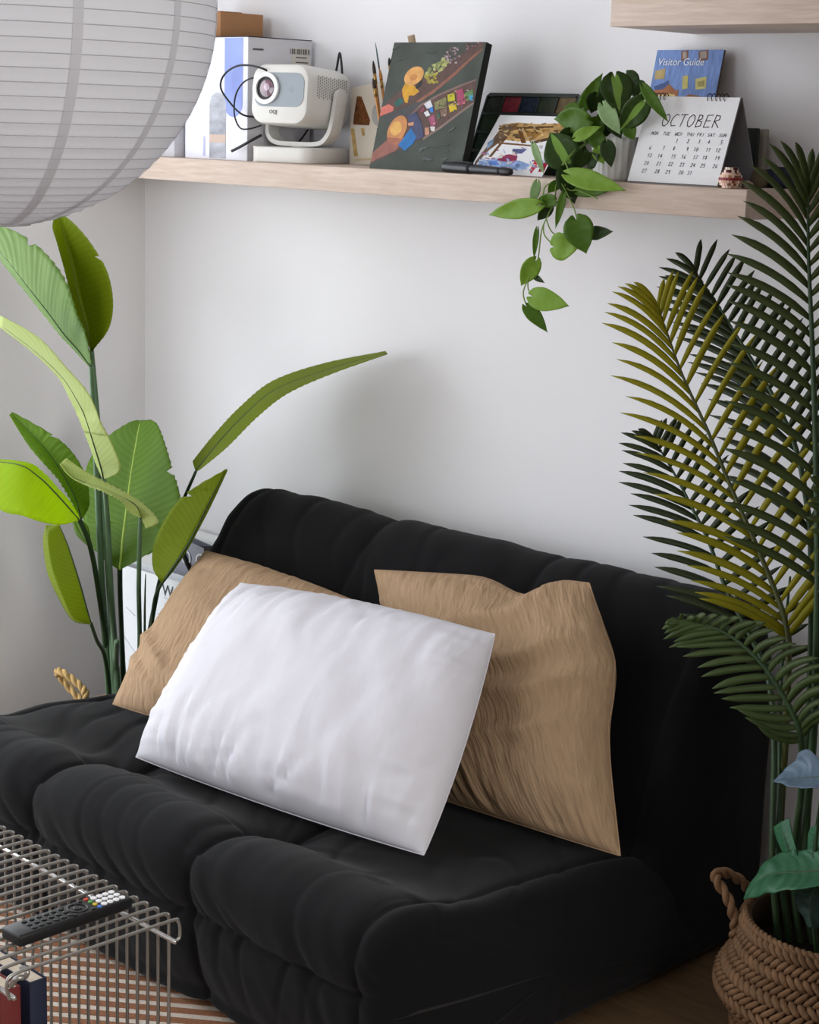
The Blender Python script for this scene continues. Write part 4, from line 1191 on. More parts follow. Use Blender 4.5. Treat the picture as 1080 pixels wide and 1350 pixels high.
# ---- canvas painting
cTL, cTR, cBR, cBL = V((1.072, -.172, 1.708)), V((1.319, -.158, 1.708)), V((1.319, -.222, SZ)), V((1.072, -.236, SZ))
cn = np.cross(cTR-cTL, cBL-cTL); cn /= np.linalg.norm(cn)
if np.dot(cn, CAM-cTL) < 0: cn = -cn
canv = thing('canvas_painting', 'dark green canvas painting of market boats seen from above, leaning on the shelf', 'painting', tuple((cBL+cBR)/2))
CANG = mat('canvas_green', '#4f544f', .8, .15, var=.16, vscale=16, bump=.1, bscale=200)
CANS = mat('canvas_edge', '#20221f', .85)
cv = [cTL, cTR, cBR, cBL]+[p-cn*.02 for p in (cTL, cTR, cBR, cBL)]
obj('stretcher', [p-cn*.0004 for p in cv[:4]]+cv[4:], [(0, 1, 5, 4), (1, 2, 6, 5), (2, 3, 7, 6), (3, 0, 4, 7), (4, 5, 6, 7)], CANS, canv, smooth=False)
obj('canvas', cv[:4], [(0, 3, 2, 1)], CANG, canv, smooth=False)
cq = quad_map(cTL, cTR, cBR, cBL)
def inv(px, py):      # position on the canvas of a spot measured in the photo enlarged six times
    d = _ray(480+px/6, 40+py/6)
    t = np.dot(cTL-CAM, cn)/np.dot(d, cn)
    q = CAM+d*t-cTL
    ux, vx = cTR-cTL, cBL-cTL
    u = np.dot(q, ux)/np.dot(ux, ux); v = np.dot(q, vx)/np.dot(vx, vx)
    return (min(max(u, .002), .998), min(max(v, .002), .998))
_lay = [0]
def paint(name, pts, col, var=.15, lift=None):
    _lay[0] += 1
    h = .0002+.000006*_lay[0]
    patch(name, [inv(*p) for p in pts], cq, cn, h, mat('paint_'+col.strip('#'), col, .65, .25, var=var, vscale=60), canv)
BOAT = '#5b4742'
paint('painted_boat', [(100, 690), (120, 640), (200, 555), (300, 470), (400, 420), (560, 330), (700, 250), (860, 130), (945, 95), (945, 140), (850, 230), (700, 370), (560, 480), (420, 570), (250, 640), (130, 690)], BOAT)
paint('painted_gunwale', [(420, 565), (560, 470), (700, 355), (860, 210), (940, 150), (935, 170), (850, 245), (700, 385), (560, 500), (430, 585)], '#875a4c')
paint('painted_boat', [(60, 1040), (65, 980), (200, 880), (300, 720), (450, 590), (600, 510), (780, 440), (890, 405), (880, 580), (760, 660), (620, 760), (480, 860), (320, 930), (150, 1020)], BOAT)
paint('painted_gunwale', [(350, 690), (450, 590), (600, 508), (780, 435), (890, 398), (890, 410), (780, 450), (600, 525), (460, 605), (360, 700)], '#7b655f')
paint('painted_gunwale', [(470, 860), (620, 760), (760, 655), (870, 580), (872, 595), (765, 672), (625, 778), (475, 875)], '#84706a')
paint('painted_wash', [(160, 690), (330, 610), (470, 560), (440, 600), (340, 690), (230, 740)], '#4b4a4c')
paint('painted_bow', [(62, 1050), (68, 970), (200, 860), (330, 880), (250, 960), (130, 1010)], '#8a5c52')
paint('painted_cloth', [(125, 680), (130, 610), (200, 585), (240, 610), (235, 640)], '#c36d62')
paint('painted_cloth', [(245, 575), (290, 535), (320, 560), (280, 610), (255, 600)], '#2f5f58')
paint('painted_dress', [(305, 470), (330, 420), (400, 440), (440, 490), (400, 520), (360, 520), (350, 580), (330, 575), (310, 520)], '#c99632')
paint('painted_hat', ell(398, 365, 88, 62, -.75, 22), '#cf9a5c')
paint('painted_hat_crown', ell(395, 375, 32, 26, -.5, 14), '#b77f49')
paint('painted_shadow', ell(440, 435, 40, 18, -.9, 12), '#33302f')
random.seed(3)
for k in range(46):
    a, r_ = random.uniform(0, 6.28), random.random()**.5
    x, y = 575+85*r_*math.cos(a)-40*r_*math.sin(a), 305+70*r_*math.sin(a)-40*r_*math.cos(a)
    paint('painted_fruit', ell(x, y, random.uniform(11, 18), random.uniform(9, 14), random.random()*3, 8), random.choice(['#8f935f', '#a9ab72', '#7d8353', '#9c9546']), .1)
for k in range(14):
    paint('painted_fruit', ell(540+random.uniform(-38, 45), 385+random.uniform(-35, 35), 14, 11, random.random()*3, 8), random.choice(['#9d8f3c', '#8f833c', '#aa9c48']), .1)
for k in range(40):
    a, r_ = random.uniform(0, 6.28), random.random()**.5
    paint('painted_fruit', ell(705+62*r_*math.cos(a), 210+68*r_*math.sin(a), random.uniform(8, 12), 8, 0, 7), random.choice(['#8d7b7c', '#6f5a5c', '#a4949a', '#5a4749']), .1)
for k in range(14):
    paint('painted_fruit', ell(815+random.uniform(-10, 100), 170+random.uniform(-35, 10)-(k*3), 10, 8, 0, 7), random.choice(['#6f4d4a', '#8d6f70', '#5b3f3e']), .1)
paint('painted_figure', [(350, 680), (420, 650), (470, 760), (480, 850), (420, 880), (380, 800)], '#454a66')
paint('painted_figure', [(280, 910), (340, 830), (380, 780), (420, 850), (400, 900), (330, 960)], '#2f6fae')
paint('painted_arm', [(355, 740), (400, 730), (400, 760), (360, 760)], '#c08a6c')
paint('painted_hat', ell(270, 790, 120, 68, -1.15, 22), '#bd8355')
paint('painted_hat_brim', [(190, 850), (300, 860), (330, 850), (270, 920), (200, 890)], '#9c6450')
paint('painted_hat_crown', ell(262, 780, 58, 44, -1.15, 16), '#d3a45e')
for p, c in (([(480, 590), (530, 560), (550, 610), (505, 630)], '#c9c9cf'), ([(520, 625), (550, 610), (555, 655), (535, 660)], '#3f78c0'), ([(480, 660), (510, 640), (530, 680), (500, 690)], '#d5d5da'), ([(445, 640), (480, 610), (490, 640), (460, 660)], '#7e4858'),
             ([(515, 700), (560, 675), (580, 750), (545, 780)], '#97506a'), ([(530, 770), (570, 770), (565, 810), (540, 805)], '#d0cdc8'), ([(560, 580), (655, 535), (660, 620), (570, 640)], '#7f7c55'), ([(665, 520), (720, 505), (725, 565), (670, 575)], '#b9b22e'),
             ([(675, 600), (735, 580), (740, 640), (685, 660)], '#c4ac2a'), ([(610, 640), (660, 630), (665, 680), (615, 695)], '#80695a'), ([(730, 490), (785, 472), (810, 590), (755, 610)], '#a54c68'), ([(800, 510), (865, 480), (870, 560), (825, 570)], '#5d8055'), ([(835, 530), (868, 525), (868, 568), (845, 568)], '#3f8fb5'),
             ([(585, 665), (605, 660), (610, 705), (588, 715)], '#3d5a4a'), ([(490, 780), (520, 775), (525, 830), (495, 840)], '#b98a72')):
    paint('painted_goods', p, c)
rw = random.Random(8)
for k in range(90):
    x, y = rw.uniform(560, 870), rw.uniform(480, 800)
    if abs((y-(1130-.72*x)+40)) < 90:
        paint('painted_dab', ell(x, y, rw.uniform(5, 11), rw.uniform(4, 8), rw.random()*3, 7), rw.choice(['#6b5a4c', '#8b7b55', '#54403c', '#a39a6a', '#7a4a50', '#41584a', '#b3a79a']), .1)
for k in range(60):
    x, y = rw.uniform(150, 900), rw.uniform(110, 1040)
    t_ = (x-150)/750
    if y < 560-440*t_-150 or y > 1080-480*t_+20:
        paint('painted_dab', ell(x, y, rw.uniform(20, 50), rw.uniform(5, 10), rw.uniform(-.6, .3), 10), rw.choice(['#4a504c', '#545a55', '#474c4b', '#575c5e']), .1)
# easel tip
es = thing('table_easel', 'little wooden easel peeking over the top edge of the canvas', 'easel', (1.16, -.09, SZ))
WD = mat('easel_wood', '#b9a288', .7, .2, var=.1, vscale=30)
e1 = at(542, 47, -.135)
tube('mast', [(e1[0], -.05, SZ+.008), tuple(e1)], .011, WD, es, ns=4, n=6)
for s in (-1, 1):
    tube('easel_leg', [(e1[0]+s*.07, -.10, SZ+.006), (e1[0]+s*.01, -.128, 1.64)], .006, WD, es, ns=6)

# ---- paint palette leaning on the wall
pz0, px0_, px1_ = at(646, 124, -.045)[2], at(646, 124, -.045)[0], at(770, 128, -.045)[0]
z_ = SZ+.002
pW = quad_map((px0_, -.045, pz0), (px1_, -.045, pz0), (px1_-.004, -.105, z_), (px0_-.004, -.105, z_))
pn = V((0, -(pz0-z_), .06)); pn /= np.linalg.norm(pn)
pa = thing('paint_palette', 'dark paint palette with red and navy wells leaning on the wall', 'palette', tuple(pW(.5, 1)))
PBK = mat('palette_plastic', '#2b332d', .35, .4)
patch('tray', [(.03, 0), (.97, 0), (1, .04), (1, 1), (0, 1), (0, .04)], lambda u, v: pW(u, v)-pn*.004, pn, .012, PBK, pa)
cols = [['#22281f', '#7b2733', '#1c2433', '#2c3326', '#5b4a2a'], ['#2b3a26', '#5f222c', '#1e2b3a', '#5d2a30', '#2e4030'], ['#24382a', '#473a28', '#26384a', '#3b2330', '#2c3a2c'], ['#2c2c2a', '#3e3422', '#1f2a38', '#40242c', '#2b372c']]
for r in range(4):
    for c in range(5):
        u0, u1 = .03+c*.19, .03+c*.19+.175
        v0, v1 = .04+r*.24, .04+r*.24+.21
        pq = lambda u, v: pW(u, v)+pn*.0082
        for w_ in ([(u0, v0), (u1, v0), (u1, v0+.015), (u0, v0+.015)], [(u0-.008, v0), (u0, v0), (u0, v1), (u0-.008, v1)]):
            patch('divider', w_, pq, pn, .004, PBK, pa)
        patch('paint_well', [(u0, v0+.015), (u1, v0+.015), (u1, v1), (u0, v1)], pq, pn, .001, mat('gouache_'+cols[r][c][1:], cols[r][c], .25, .5, var=.35, vscale=70), pa)

# ---- watercolour sheet
wz, wx0, wx1 = at(652, 152, -.125)[2], 1.335, 1.530
wq = quad_map((wx0, -.125, wz), (wx1, -.125, wz), (wx1, -.215, SZ+.001), (wx0, -.215, SZ+.001))
wn = V((0, -(wz-SZ), .09)); wn /= np.linalg.norm(wn)
wc = thing('watercolour_sheet', 'watercolour sketch of a boat with a straw roof leaning below the palette', 'painting', tuple(wq(.5, 1)))
patch('sheet', [(0, 0), (1, 0), (1, 1), (0, 1)], wq, wn, .0012, PAPER, wc)
wq1 = lambda u, v: wq(u, v)+wn*.0013
_lay[0] = 0
def wash(pts, col, var=.3):
    _lay[0] += 1
    patch('watercolour_wash', [(min(max(p, .01), .99), min(max(q, .01), .99)) for p, q in pts], wq1, wn, .0001+.000006*_lay[0], mat('wash_'+col[1:], col, .8, .1, var=var, vscale=70), wc)
wash([(.10, .16), (.30, .12), (.60, .14), (.96, .10), (.96, .30), (.80, .38), (.60, .42), (.44, .44), (.2, .42), (.12, .3)], '#b3905c')
wash([(.12, .18), (.28, .14), (.24, .40), (.12, .60), (.06, .80), (.03, .95), (.02, .8), (.07, .5)], '#6d5948')
wash([(.30, .20), (.80, .16), (.80, .19), (.32, .24)], '#5b4028')
wash([(.36, .26), (.42, .26), (.56, .46), (.50, .47)], '#6b4522')
wash([(.45, .25), (.75, .22), (.60, .44)], '#8f6a38')
wash([(.28, .14), (.32, .14), (.20, .72), (.16, .72)], '#6f5136')
wash([(.14, .46), (.80, .50), (.80, .525), (.14, .49)], '#7b5b44')
wash([(.60, .44), (.95, .30), (.95, .36), (.64, .48)], '#58422e')
wash([(.04, .48), (.10, .40), (.12, .50), (.08, .60)], '#7a96b4')
wash([(.05, .80), (.30, .74), (.60, .76), (.78, .82), (.70, .92), (.4, .90), (.15, .92)], '#8ea7d2')
wash([(.30, .70), (.42, .66), (.54, .68), (.56, .76), (.42, .79), (.30, .77)], '#8d3a56')
wash([(.42, .57), (.62, .56), (.58, .64), (.46, .65)], '#5a5f88')
wash([(.20, .80), (.32, .77), (.36, .84), (.24, .88)], '#5e7fc4')
wash([(.80, .72), (.84, .70), (.86, .86), (.84, .97), (.80, .90)], '#c02c3c')
wash([(.90, .74), (.98, .70), (.99, .92), (.92, .93)], '#8d2030')
rw = random.Random(12)
for k in range(120):
    u, v = rw.uniform(.05, .95), rw.uniform(.12, .92)
    top_ = v < .5
    c_ = rw.choice(['#8a6a42', '#6b5138', '#b99a66', '#c9ad78', '#57432f', '#9d8a72']) if top_ else rw.choice(['#8fa3c8', '#b9c2d6', '#6f7fae', '#d9d6d2', '#a0708a', '#cfc8bc'])
    a_, l_, w_ = rw.uniform(-.5, .9), rw.uniform(.03, .09), rw.uniform(.006, .016)
    dx_, dy_ = l_*math.cos(a_)/2, l_*math.sin(a_)/2
    if v < .46 or v > .52:
        wash([(u-dx_, v-dy_-w_), (u+dx_, v+dy_-w_), (u+dx_, v+dy_+w_), (u-dx_, v-dy_+w_)], c_)
# ---- marker pen
pm0, pm1 = V((1.288, -.238, SZ+.0115)), V((1.478, -.247, SZ+.0085))
pen = thing('marker_pen', 'black marker pen lying along the front edge of the shelf', 'pen', tuple((pm0+pm1)/2-V((0, 0, .011))))
dp = pm1-pm0
PENM = mat('pen_black', '#1c1f26', .35, .45)
tube('cap', [pm0, pm0+dp*.02, pm0+dp*.10, pm0+dp*.42], [.006, .0100, .0108, .0100], PENM, pen, ns=14, n=16)
tube('barrel', [pm0+dp*.41, pm0+dp*.6, pm0+dp*.86], [.0094, .0086, .0074], PENM, pen, ns=14, n=10)
tube('end_plug', [pm0+dp*.86, pm0+dp*.95, pm1], [.0084, .0084, .006], BLACK, pen, ns=14, n=8)
tube('clip', [pm0+dp*.10+V((0, -.002, .0105)), pm0+dp*.3+V((0, -.002, .0125)), pm0+dp*.45+V((0, -.002, .0105))], .0016, BLACK, pen, ns=6, n=8)

# ---- philodendron in a ribbed pot
pc = V((1.678, -.17, SZ))
pot = thing('plant_pot', 'white ribbed plant pot between the watercolour and the calendar', 'plant pot', tuple(pc))
POTW = mat('ribbed_pot_white', '#e0e0de', .45, .3)
lathe('pot_body', [(.001, 0), (.040, 0), (.044, .006), (.050, .07), (.052, .082), (.049, .082), (.046, .07), (.001, .068)], pc, POTW, pot, ns=144, fn=lambda a, i: 1+(.028*max(0, math.cos(a*24)) if 1 < i < 5 else 0))
lathe('soil', [(.001, .072), (.044, .070)], pc, SOIL, pot, ns=30)
phil = thing('philodendron', 'trailing heart-leaf philodendron spilling over the shelf edge', 'plant', tuple(pc+V((0, 0, .07))))
H1 = leaf_mat('heart_green', '#4b6b22', '#5a7c2a', '#8aa828', nveins=5, transl=.3, rough=.35)
H2 = leaf_mat('heart_dark', '#2b3d1c', '#354a22', '#526a24', nveins=5, transl=.2, rough=.3)
H3 = leaf_mat('heart_light', '#789a36', '#86a846', '#a8c438', nveins=5, transl=.35, rough=.4)
H4 = leaf_mat('heart_variegated', '#324720', '#3c5426', '#6a862c', nveins=5, transl=.25, rough=.33, patchc='#7fa54a')
H5 = leaf_mat('heart_pale', '#9dbb86', '#aac596', '#a8cc88', nveins=5, transl=.3, rough=.4)
VINE = mat('vine_green', '#6f8a3a', .5, .3)
def heart(b, t, wpx, Y, m, curl=.25, dYt=0.0, roll=0.0):
    B = at(*b, Y); Tp = at(*t, Y+dYt)
    ax = Tp-B; L = np.linalg.norm(ax); ax /= L
    mid = (B+Tp)/2
    view = CAM-mid; dist = np.linalg.norm(view); view /= dist
    hw = wpx/FPX*dist/2
    side = np.cross(ax, view); side /= np.linalg.norm(side)
    n0 = np.cross(side, ax)
    side = side*math.cos(roll)+n0*math.sin(roll); n0 = np.cross(side, ax)
    vs, uv = [], []
    nt, ns = 15, 4
    for k in range(nt):
        t_ = k/(nt-1)
        w = (math.sin(math.pi*t_**.62)**.75 if 0 < t_ < 1 else 0)*(1-.25*t_)*1.12
        if t_ > .8: w *= (1-(t_-.8)/.2)**.35*1
        back = .16*L*max(0, 1-t_/.22)            # the two lobes reach back past the stalk
        for j in range(-ns, ns+1):
            s = j/ns
            wb = max(w, .28*(1-t_/.12) if t_ < .12 else 0)
            p = B+ax*L*t_+side*hw*wb*s
            p = p-ax*back*min(1, abs(s)*2.2)*(1 if t_ < .22 else 0)
            p = p+n0*(.18*hw*abs(s)**1.5*wb-curl*L*t_*t_*.5+.05*hw*math.sin(t_*9+s*2))
            vs.append(p); uv.append((s, t_))
    W = 2*ns+1
    fs = [(k*W+j, k*W+j+1, (k+1)*W+j+1, (k+1)*W+j) for k in range(nt-1) for j in range(W-1)]
    o = obj('leaf', vs, fs, m, phil, uv=uv)
    md = o.modifiers.new('thickness', 'SOLIDIFY'); md.thickness = .0006; md.offset = 0
    return B
hl = [((769, 141), (794, 97), 19, -.20, H1), ((811, 102), (818, 150), 42, -.24, H4), ((826, 99), (840, 128), 28, -.19, H2), ((774, 158), (728, 158), 34, -.25, H1),
      ((787, 125), (780, 150), 24, -.20, H2), ((796, 140), (817, 176), 22, -.25, H5), ((849, 134), (815, 175), 33, -.23, H4), ((850, 116), (880, 160), 15, -.24, H1),
      ((748, 214), (724, 172), 46, -.27, H4), ((800, 189), (806, 220), 20, -.25, H2), ((753, 231), (823, 250), 26, -.30, H3), ((746, 224), (758, 268), 32, -.28, H2),
      ((764, 252), (812, 247), 18, -.28, H1), ((707, 271), (641, 284), 25, -.30, H3), ((708, 241), (701, 273), 13, -.28, H5), ((731, 264), (706, 265), 18, -.29, H1),
      ((725, 272), (708, 293), 16, -.28, H2), ((743, 257), (732, 302), 11, -.30, H1), ((760, 290), (772, 334), 40, -.30, H1), ((778, 308), (806, 305), 18, -.28, H2),
      ((731, 325), (764, 324), 36, -.29, H3), ((708, 304), (703, 342), 8, -.29, H1), ((706, 344), (686, 378), 24, -.29, H3), ((703, 363), (718, 373), 8, -.28, H2),
      ((703, 391), (748, 403), 30, -.29, H3), ((695, 405), (721, 435), 19, -.29, H1), ((704, 192), (717, 230), 10, -.27, H5), ((774, 214), (790, 204), 22, -.25, H2),
      ((760, 181), (790, 167), 16, -.26, H3), ((762, 206), (766, 182), 20, -.24, H2), ((800, 150), (795, 185), 26, -.22, H2), ((822, 150), (832, 172), 24, -.21, H2),
      ((790, 160), (770, 190), 26, -.23, H1), ((815, 110), (790, 122), 20, -.19, H2), ((760, 240), (752, 262), 24, -.275, H2),
      ((792, 112), (778, 128), 22, -.18, H2), ((752, 172), (742, 196), 24, -.245, H2), ((783, 178), (800, 200), 22, -.235, H1), ((838, 112), (852, 128), 22, -.19, H2), ((806, 152), (818, 182), 24, -.215, H2),
      ((760, 148), (744, 140), 22, -.235, H1), ((770, 200), (758, 226), 22, -.262, H2), ((788, 196), (796, 216), 18, -.245, H3), ((735, 240), (722, 256), 14, -.285, H1), ((828, 168), (836, 184), 18, -.225, H1)]
for k, (b, t, w, Y, m) in enumerate(hl):
    heart(b, t, w, Y, m, curl=random.uniform(.05, .35), roll=random.uniform(-.3, .3))
def vine(P, r=.0013):
    tube('vine', [at(x, y, Y) for x, y, Y in P], r, VINE, phil, ns=6, n=40)
cz = 176
vine([(797, 182, -.17), (770, 190, -.24), (745, 212, -.28), (735, 235, -.285), (731, 264, -.28), (722, 285, -.285), (714, 305, -.285), (709, 344, -.285), (700, 362, -.285), (690, 385, -.285), (695, 405, -.29)])
vine([(797, 182, -.17), (765, 195, -.25), (738, 228, -.285), (748, 255, -.29), (757, 275, -.29), (761, 290, -.30)])
vine([(717, 295, -.285), (718, 310, -.285), (732, 325, -.29)])
vine([(696, 372, -.285), (697, 382, -.285), (704, 392, -.29)])
vine([(720, 288, -.285), (728, 306, -.285), (745, 312, -.285), (778, 308, -.28)])
vine([(745, 212, -.28), (750, 225, -.29), (754, 231, -.30)])
vine([(743, 235, -.285), (720, 245, -.285), (715, 262, -.29), (707, 271, -.30)])
vine([(797, 182, -.17), (780, 175, -.20), (772, 160, -.24)])
vine([(740, 235, -.285), (750, 250, -.285), (765, 252, -.28), (788, 262, -.28)])
for e in ((769, 141, -.20), (811, 102, -.23), (826, 99, -.19), (787, 125, -.2), (796, 140, -.24), (849, 134, -.22), (850, 116, -.235), (800, 150, -.22), (822, 150, -.21)):
    vine([(797, 182, -.17), ((797+e[0])/2, (185+e[1])/2, (-.17+e[2])/2), e], .0012)

# ---- desk calendar
cx0, cx1 = 1.752, 1.953
yb_, yt_, zt_ = -.232, -.178, 1.606
cal = thing('desk_calendar', 'white tent desk calendar showing October in hand lettering', 'calendar', ((cx0+cx1)/2, -.17, SZ))
calf = quad_map((cx0, yt_, zt_), (cx1, yt_, zt_), (cx1, yb_, SZ+.003), (cx0, yb_, SZ+.003))
can = np.cross(V((1, 0, 0)), V((0, yt_-yb_, zt_-SZ))); can /= np.linalg.norm(can)
if can[1] > 0: can = -can
CARD = mat('calendar_card', '#8d8a8e', .8)
patch('page', [(0, 0), (1, 0), (1, 1), (0, 1)], calf, can, .0012, PAPER, cal)
patch('front_board', [(0, .0), (1, .0), (1, 1.0), (0, 1.0)], lambda u, v: calf(u, v)-can*.0025, can, .002, CARD, cal)
bkq = quad_map((cx0, yt_+.004, zt_), (cx1, yt_+.004, zt_), (cx1, -.112, SZ+.001), (cx0, -.112, SZ+.001))
bn_ = V((0, 1, .4)); bn_ /= np.linalg.norm(bn_)
patch('back_board', [(0, 0), (1, 0), (1, 1), (0, 1)], bkq, bn_, .002, CARD, cal)
patch('foot_board', [(0, 0), (1, 0), (1, 1), (0, 1)], quad_map((cx0, -.112, SZ+.0006), (cx1, -.112, SZ+.0006), (cx1, yb_, SZ+.0006), (cx0, yb_, SZ+.0006)), (0, 0, 1), .0015, CARD, cal)
WIRE = mat('binding_wire', '#4a4748', .35, .5, metal=.7)
for u in [.05+.042*k for k in range(4)]+[.66+.045*k for k in range(5)]:
    c0 = calf(u, 0)+V((0, .002, .0))
    tube('binding_ring', [c0+V((0, .0075*math.cos(a), .0075*math.sin(a)-.001)) for a in np.linspace(0, 2*math.pi, 15)[:-1]], .0009, WIRE, cal, ns=5, closed=True)
# hand-lettered strokes (each a list of polylines in a 1 x 1.4 cell, y up)
G = {'O': [[(.5, 1.4), (.1, 1.1), (0, .6), (.2, .1), (.55, 0), (.9, .3), (1, .8), (.8, 1.25), (.5, 1.4)]], 'C': [[(.95, 1.3), (.55, 1.4), (.15, 1.0), (.05, .5), (.3, .05), (.9, .1)]],
     'T': [[(0, 1.35), (1, 1.4)], [(.55, 1.38), (.4, 0)]], 'B': [[(.15, 0), (.2, 1.4), (.7, 1.3), (.75, .95), (.25, .75), (.85, .6), (.85, .15), (.15, 0)]], 'E': [[(.95, 1.4), (.15, 1.35), (.1, .0), (.95, .05)], [(.12, .72), (.8, .75)]],
     'R': [[(.1, 0), (.15, 1.4), (.75, 1.3), (.8, .9), (.2, .7), (1.0, 0)]], 'M': [[(0, 0), (.15, 1.4), (.5, .5), (.9, 1.4), (1, 0)]], 'N': [[(.05, 0), (.1, 1.4), (.9, 0), (.95, 1.4)]], 'U': [[(.05, 1.4), (.1, .2), (.5, 0), (.9, .2), (.95, 1.4)]],
     'W': [[(0, 1.4), (.2, 0), (.5, .9), (.8, 0), (1, 1.4)]], 'D': [[(.1, 0), (.15, 1.4), (.8, 1.1), (.9, .4), (.1, 0)]], 'H': [[(.1, 0), (.1, 1.4)], [(.9, 0), (.9, 1.4)], [(.1, .7), (.9, .7)]], 'F': [[(.15, 0), (.15, 1.4), (.9, 1.4)], [(.15, .75), (.7, .75)]],
     'I': [[(.5, 0), (.5, 1.4)]], 'S': [[(.9, 1.25), (.5, 1.4), (.1, 1.1), (.5, .7), (.9, .35), (.5, 0), (.05, .15)]], 'A': [[(0, 0), (.5, 1.4), (1, 0)], [(.2, .5), (.8, .5)]], 'Y': [[(0, 1.4), (.5, .7), (1, 1.4)], [(.5, .7), (.5, 0)]],
     '0': [[(.5, 1.4), (.1, .9), (.15, .3), (.5, 0), (.85, .4), (.85, 1.0), (.5, 1.4)]], '1': [[(.25, 1.1), (.55, 1.4), (.5, 0)]], '2': [[(.1, 1.1), (.5, 1.4), (.85, 1.1), (.1, 0), (.95, .05)]], '3': [[(.1, 1.3), (.8, 1.3), (.4, .8), (.85, .45), (.5, 0), (.05, .15)]],
     '4': [[(.7, 0), (.7, 1.4), (.05, .45), (.95, .45)]], '5': [[(.9, 1.4), (.2, 1.35), (.15, .8), (.8, .7), (.8, .15), (.1, 0)]], '6': [[(.8, 1.35), (.2, .8), (.15, .2), (.6, 0), (.85, .4), (.2, .6)]], '7': [[(.1, 1.35), (.9, 1.4), (.4, 0)]],
     '8': [[(.5, .75), (.15, 1.1), (.5, 1.4), (.85, 1.1), (.5, .75), (.1, .35), (.5, 0), (.9, .35), (.5, .75)]], '9': [[(.85, .9), (.4, .7), (.15, 1.1), (.55, 1.4), (.85, 1.1), (.7, 0)]]}
def write(name, items, f, n, th, m, parent, slant=.15):
    """items: (text, u, v, width, height, gap) with (u, v) the centre, in panel units of metres"""
    vs, fs = [], []
    for text, cu, cv_, w, h, gap in items:
        tot = len(text)*w+(len(text)-1)*gap
        for i, ch in enumerate(text):
            ox = cu-tot/2+i*(w+gap)
            for st in G.get(ch, []):
                P = [V((ox+x*w+(y-.7)*slant*w, cv_-(y/1.4-.5)*h)) for x, y in st]
                for a, b in zip(P[:-1], P[1:]):
                    d = b-a; d /= np.linalg.norm(d)+1e-9; q = V((-d[1], d[0]))*th; e = d*th*.6
                    k = len(vs)
                    vs += [f(*(a-q-e))+n, f(*(b-q+e))+n, f(*(b+q+e))+n, f(*(a+q-e))+n]
                    fs.append((k, k+1, k+2, k+3))
    return obj(name, vs, fs, m, parent, smooth=False)
CW, CH = cx1-cx0, math.hypot(yt_-yb_, zt_-SZ)
cf = lambda x, y: calf(x/CW, y/CH)
lift = can*.0016
write('month_lettering', [('OCTOBER', .108, .046, .0145, .0235, .0042)], cf, lift, .00085, INK, cal)
colx = [.034, .061, .088, .114, .137, .160, .185]
its = [(d, colx[i], .072, .0045, .0060, .0010) for i, d in enumerate(['MON', 'TUE', 'WED', 'THU', 'FRI', 'SAT', 'SUN'])]
INK2 = mat('grey_ink', '#4c474c', .8)
write('weekday_lettering', its, cf, lift, .00045, INK2, cal)
its = []
for d in range(1, 32):
    k = d+1; r, c = divmod(k, 7)
    its.append((str(d), colx[c]+.002*math.sin(d*3), .085+r*.0150, .0042, .0068, .0012))
write('date_numbers', its, cf, lift, .0005, INK2, cal)

# ---- visitor guide booklet
vq = quad_map(at(867, 66, -.03), at(955, 64, -.03), at(950, 160, -.062), at(861, 160, -.062))
vn = V((.05, -1, .25)); vn /= np.linalg.norm(vn)
vg = thing('guide_booklet', 'blue visitor guide booklet standing behind the calendar', 'booklet', tuple(vq(.5, 1)))
VB = mat('guide_blue', '#7690c6', .6, .2, var=.22, vscale=30, stretch=(6, 1, 1))
vz_ = vq(0, 0)[2]
vqx = quad_map((vq(0, 0)[0], -.03, vz_), (vq(1, 0)[0], -.03, vz_), (vq(1, 0)[0], -.085, SZ), (vq(0, 0)[0], -.085, SZ))
vn = np.cross(vqx(1, 0)-vqx(0, 0), vqx(0, 1)-vqx(0, 0)); vn /= np.linalg.norm(vn)
if vn[1] > 0: vn = -vn
patch('pages', [(0, 0), (1, 0), (1, 1), (0, 1)], lambda u, v: vqx(u, v)-vn*.006, vn, .005, mat('booklet_edge', '#6b5c50', .8), vg)
patch('cover', [(0, 0), (1, 0), (1, 1), (0, 1)], lambda u, v: vqx(u, v)-vn*.001, vn, .001, VB, vg)
vq1 = lambda u, v: vqx(u, v)+vn*.0002
def vpatch(nm, pts, col):
    _lay[0] += 1
    patch(nm, pts, vq1, vn, .0001+.00002*_lay[0], mat('guide_'+col[1:], col, .65, .2, var=.15, vscale=50), vg)
_lay[0] = 0
for c_, w_ in ((.42, .11), (.70, .15)):
    vpatch('printed_shape', [(c_-w_/2, .01), (c_+w_/2, .0), (c_+w_/2+.02, .075), (c_-w_/2+.03, .085)], '#7d5f58')
    vpatch('printed_shape', [(c_-w_/2+.03, .015), (c_+w_/2-.03, .01), (c_+w_/2-.01, .06), (c_-w_/2+.05, .068)], '#a5978c')
vpatch('printed_shape', [(.03, .16), (.18, .14), (.19, .22), (.04, .225)], '#b6a06c')
vpatch('printed_shape', [(.46, .20), (.54, .19), (.57, .29), (.49, .30)], '#c6bb74')
vpatch('printed_shape', [(.66, .22), (.82, .20), (.84, .29), (.69, .30)], '#c9c07c')
vpatch('printed_shape', [(.70, .24), (.80, .23), (.81, .275), (.72, .28)], '#9c935c')
vpatch('printed_shape', [(.05, .28), (.2, .25), (.26, .23), (.28, .28), (.2, .31), (.08, .31)], '#4f5f8e')
vpatch('printed_shape', [(.05, .31), (.2, .30), (.28, .26), (.40, .31), (.44, .30), (.44, .40), (.05, .42)], '#a9714e')
vpatch('printed_shape', [(.10, .345), (.22, .34), (.26, .37), (.24, .40), (.12, .40)], '#cdbd84')
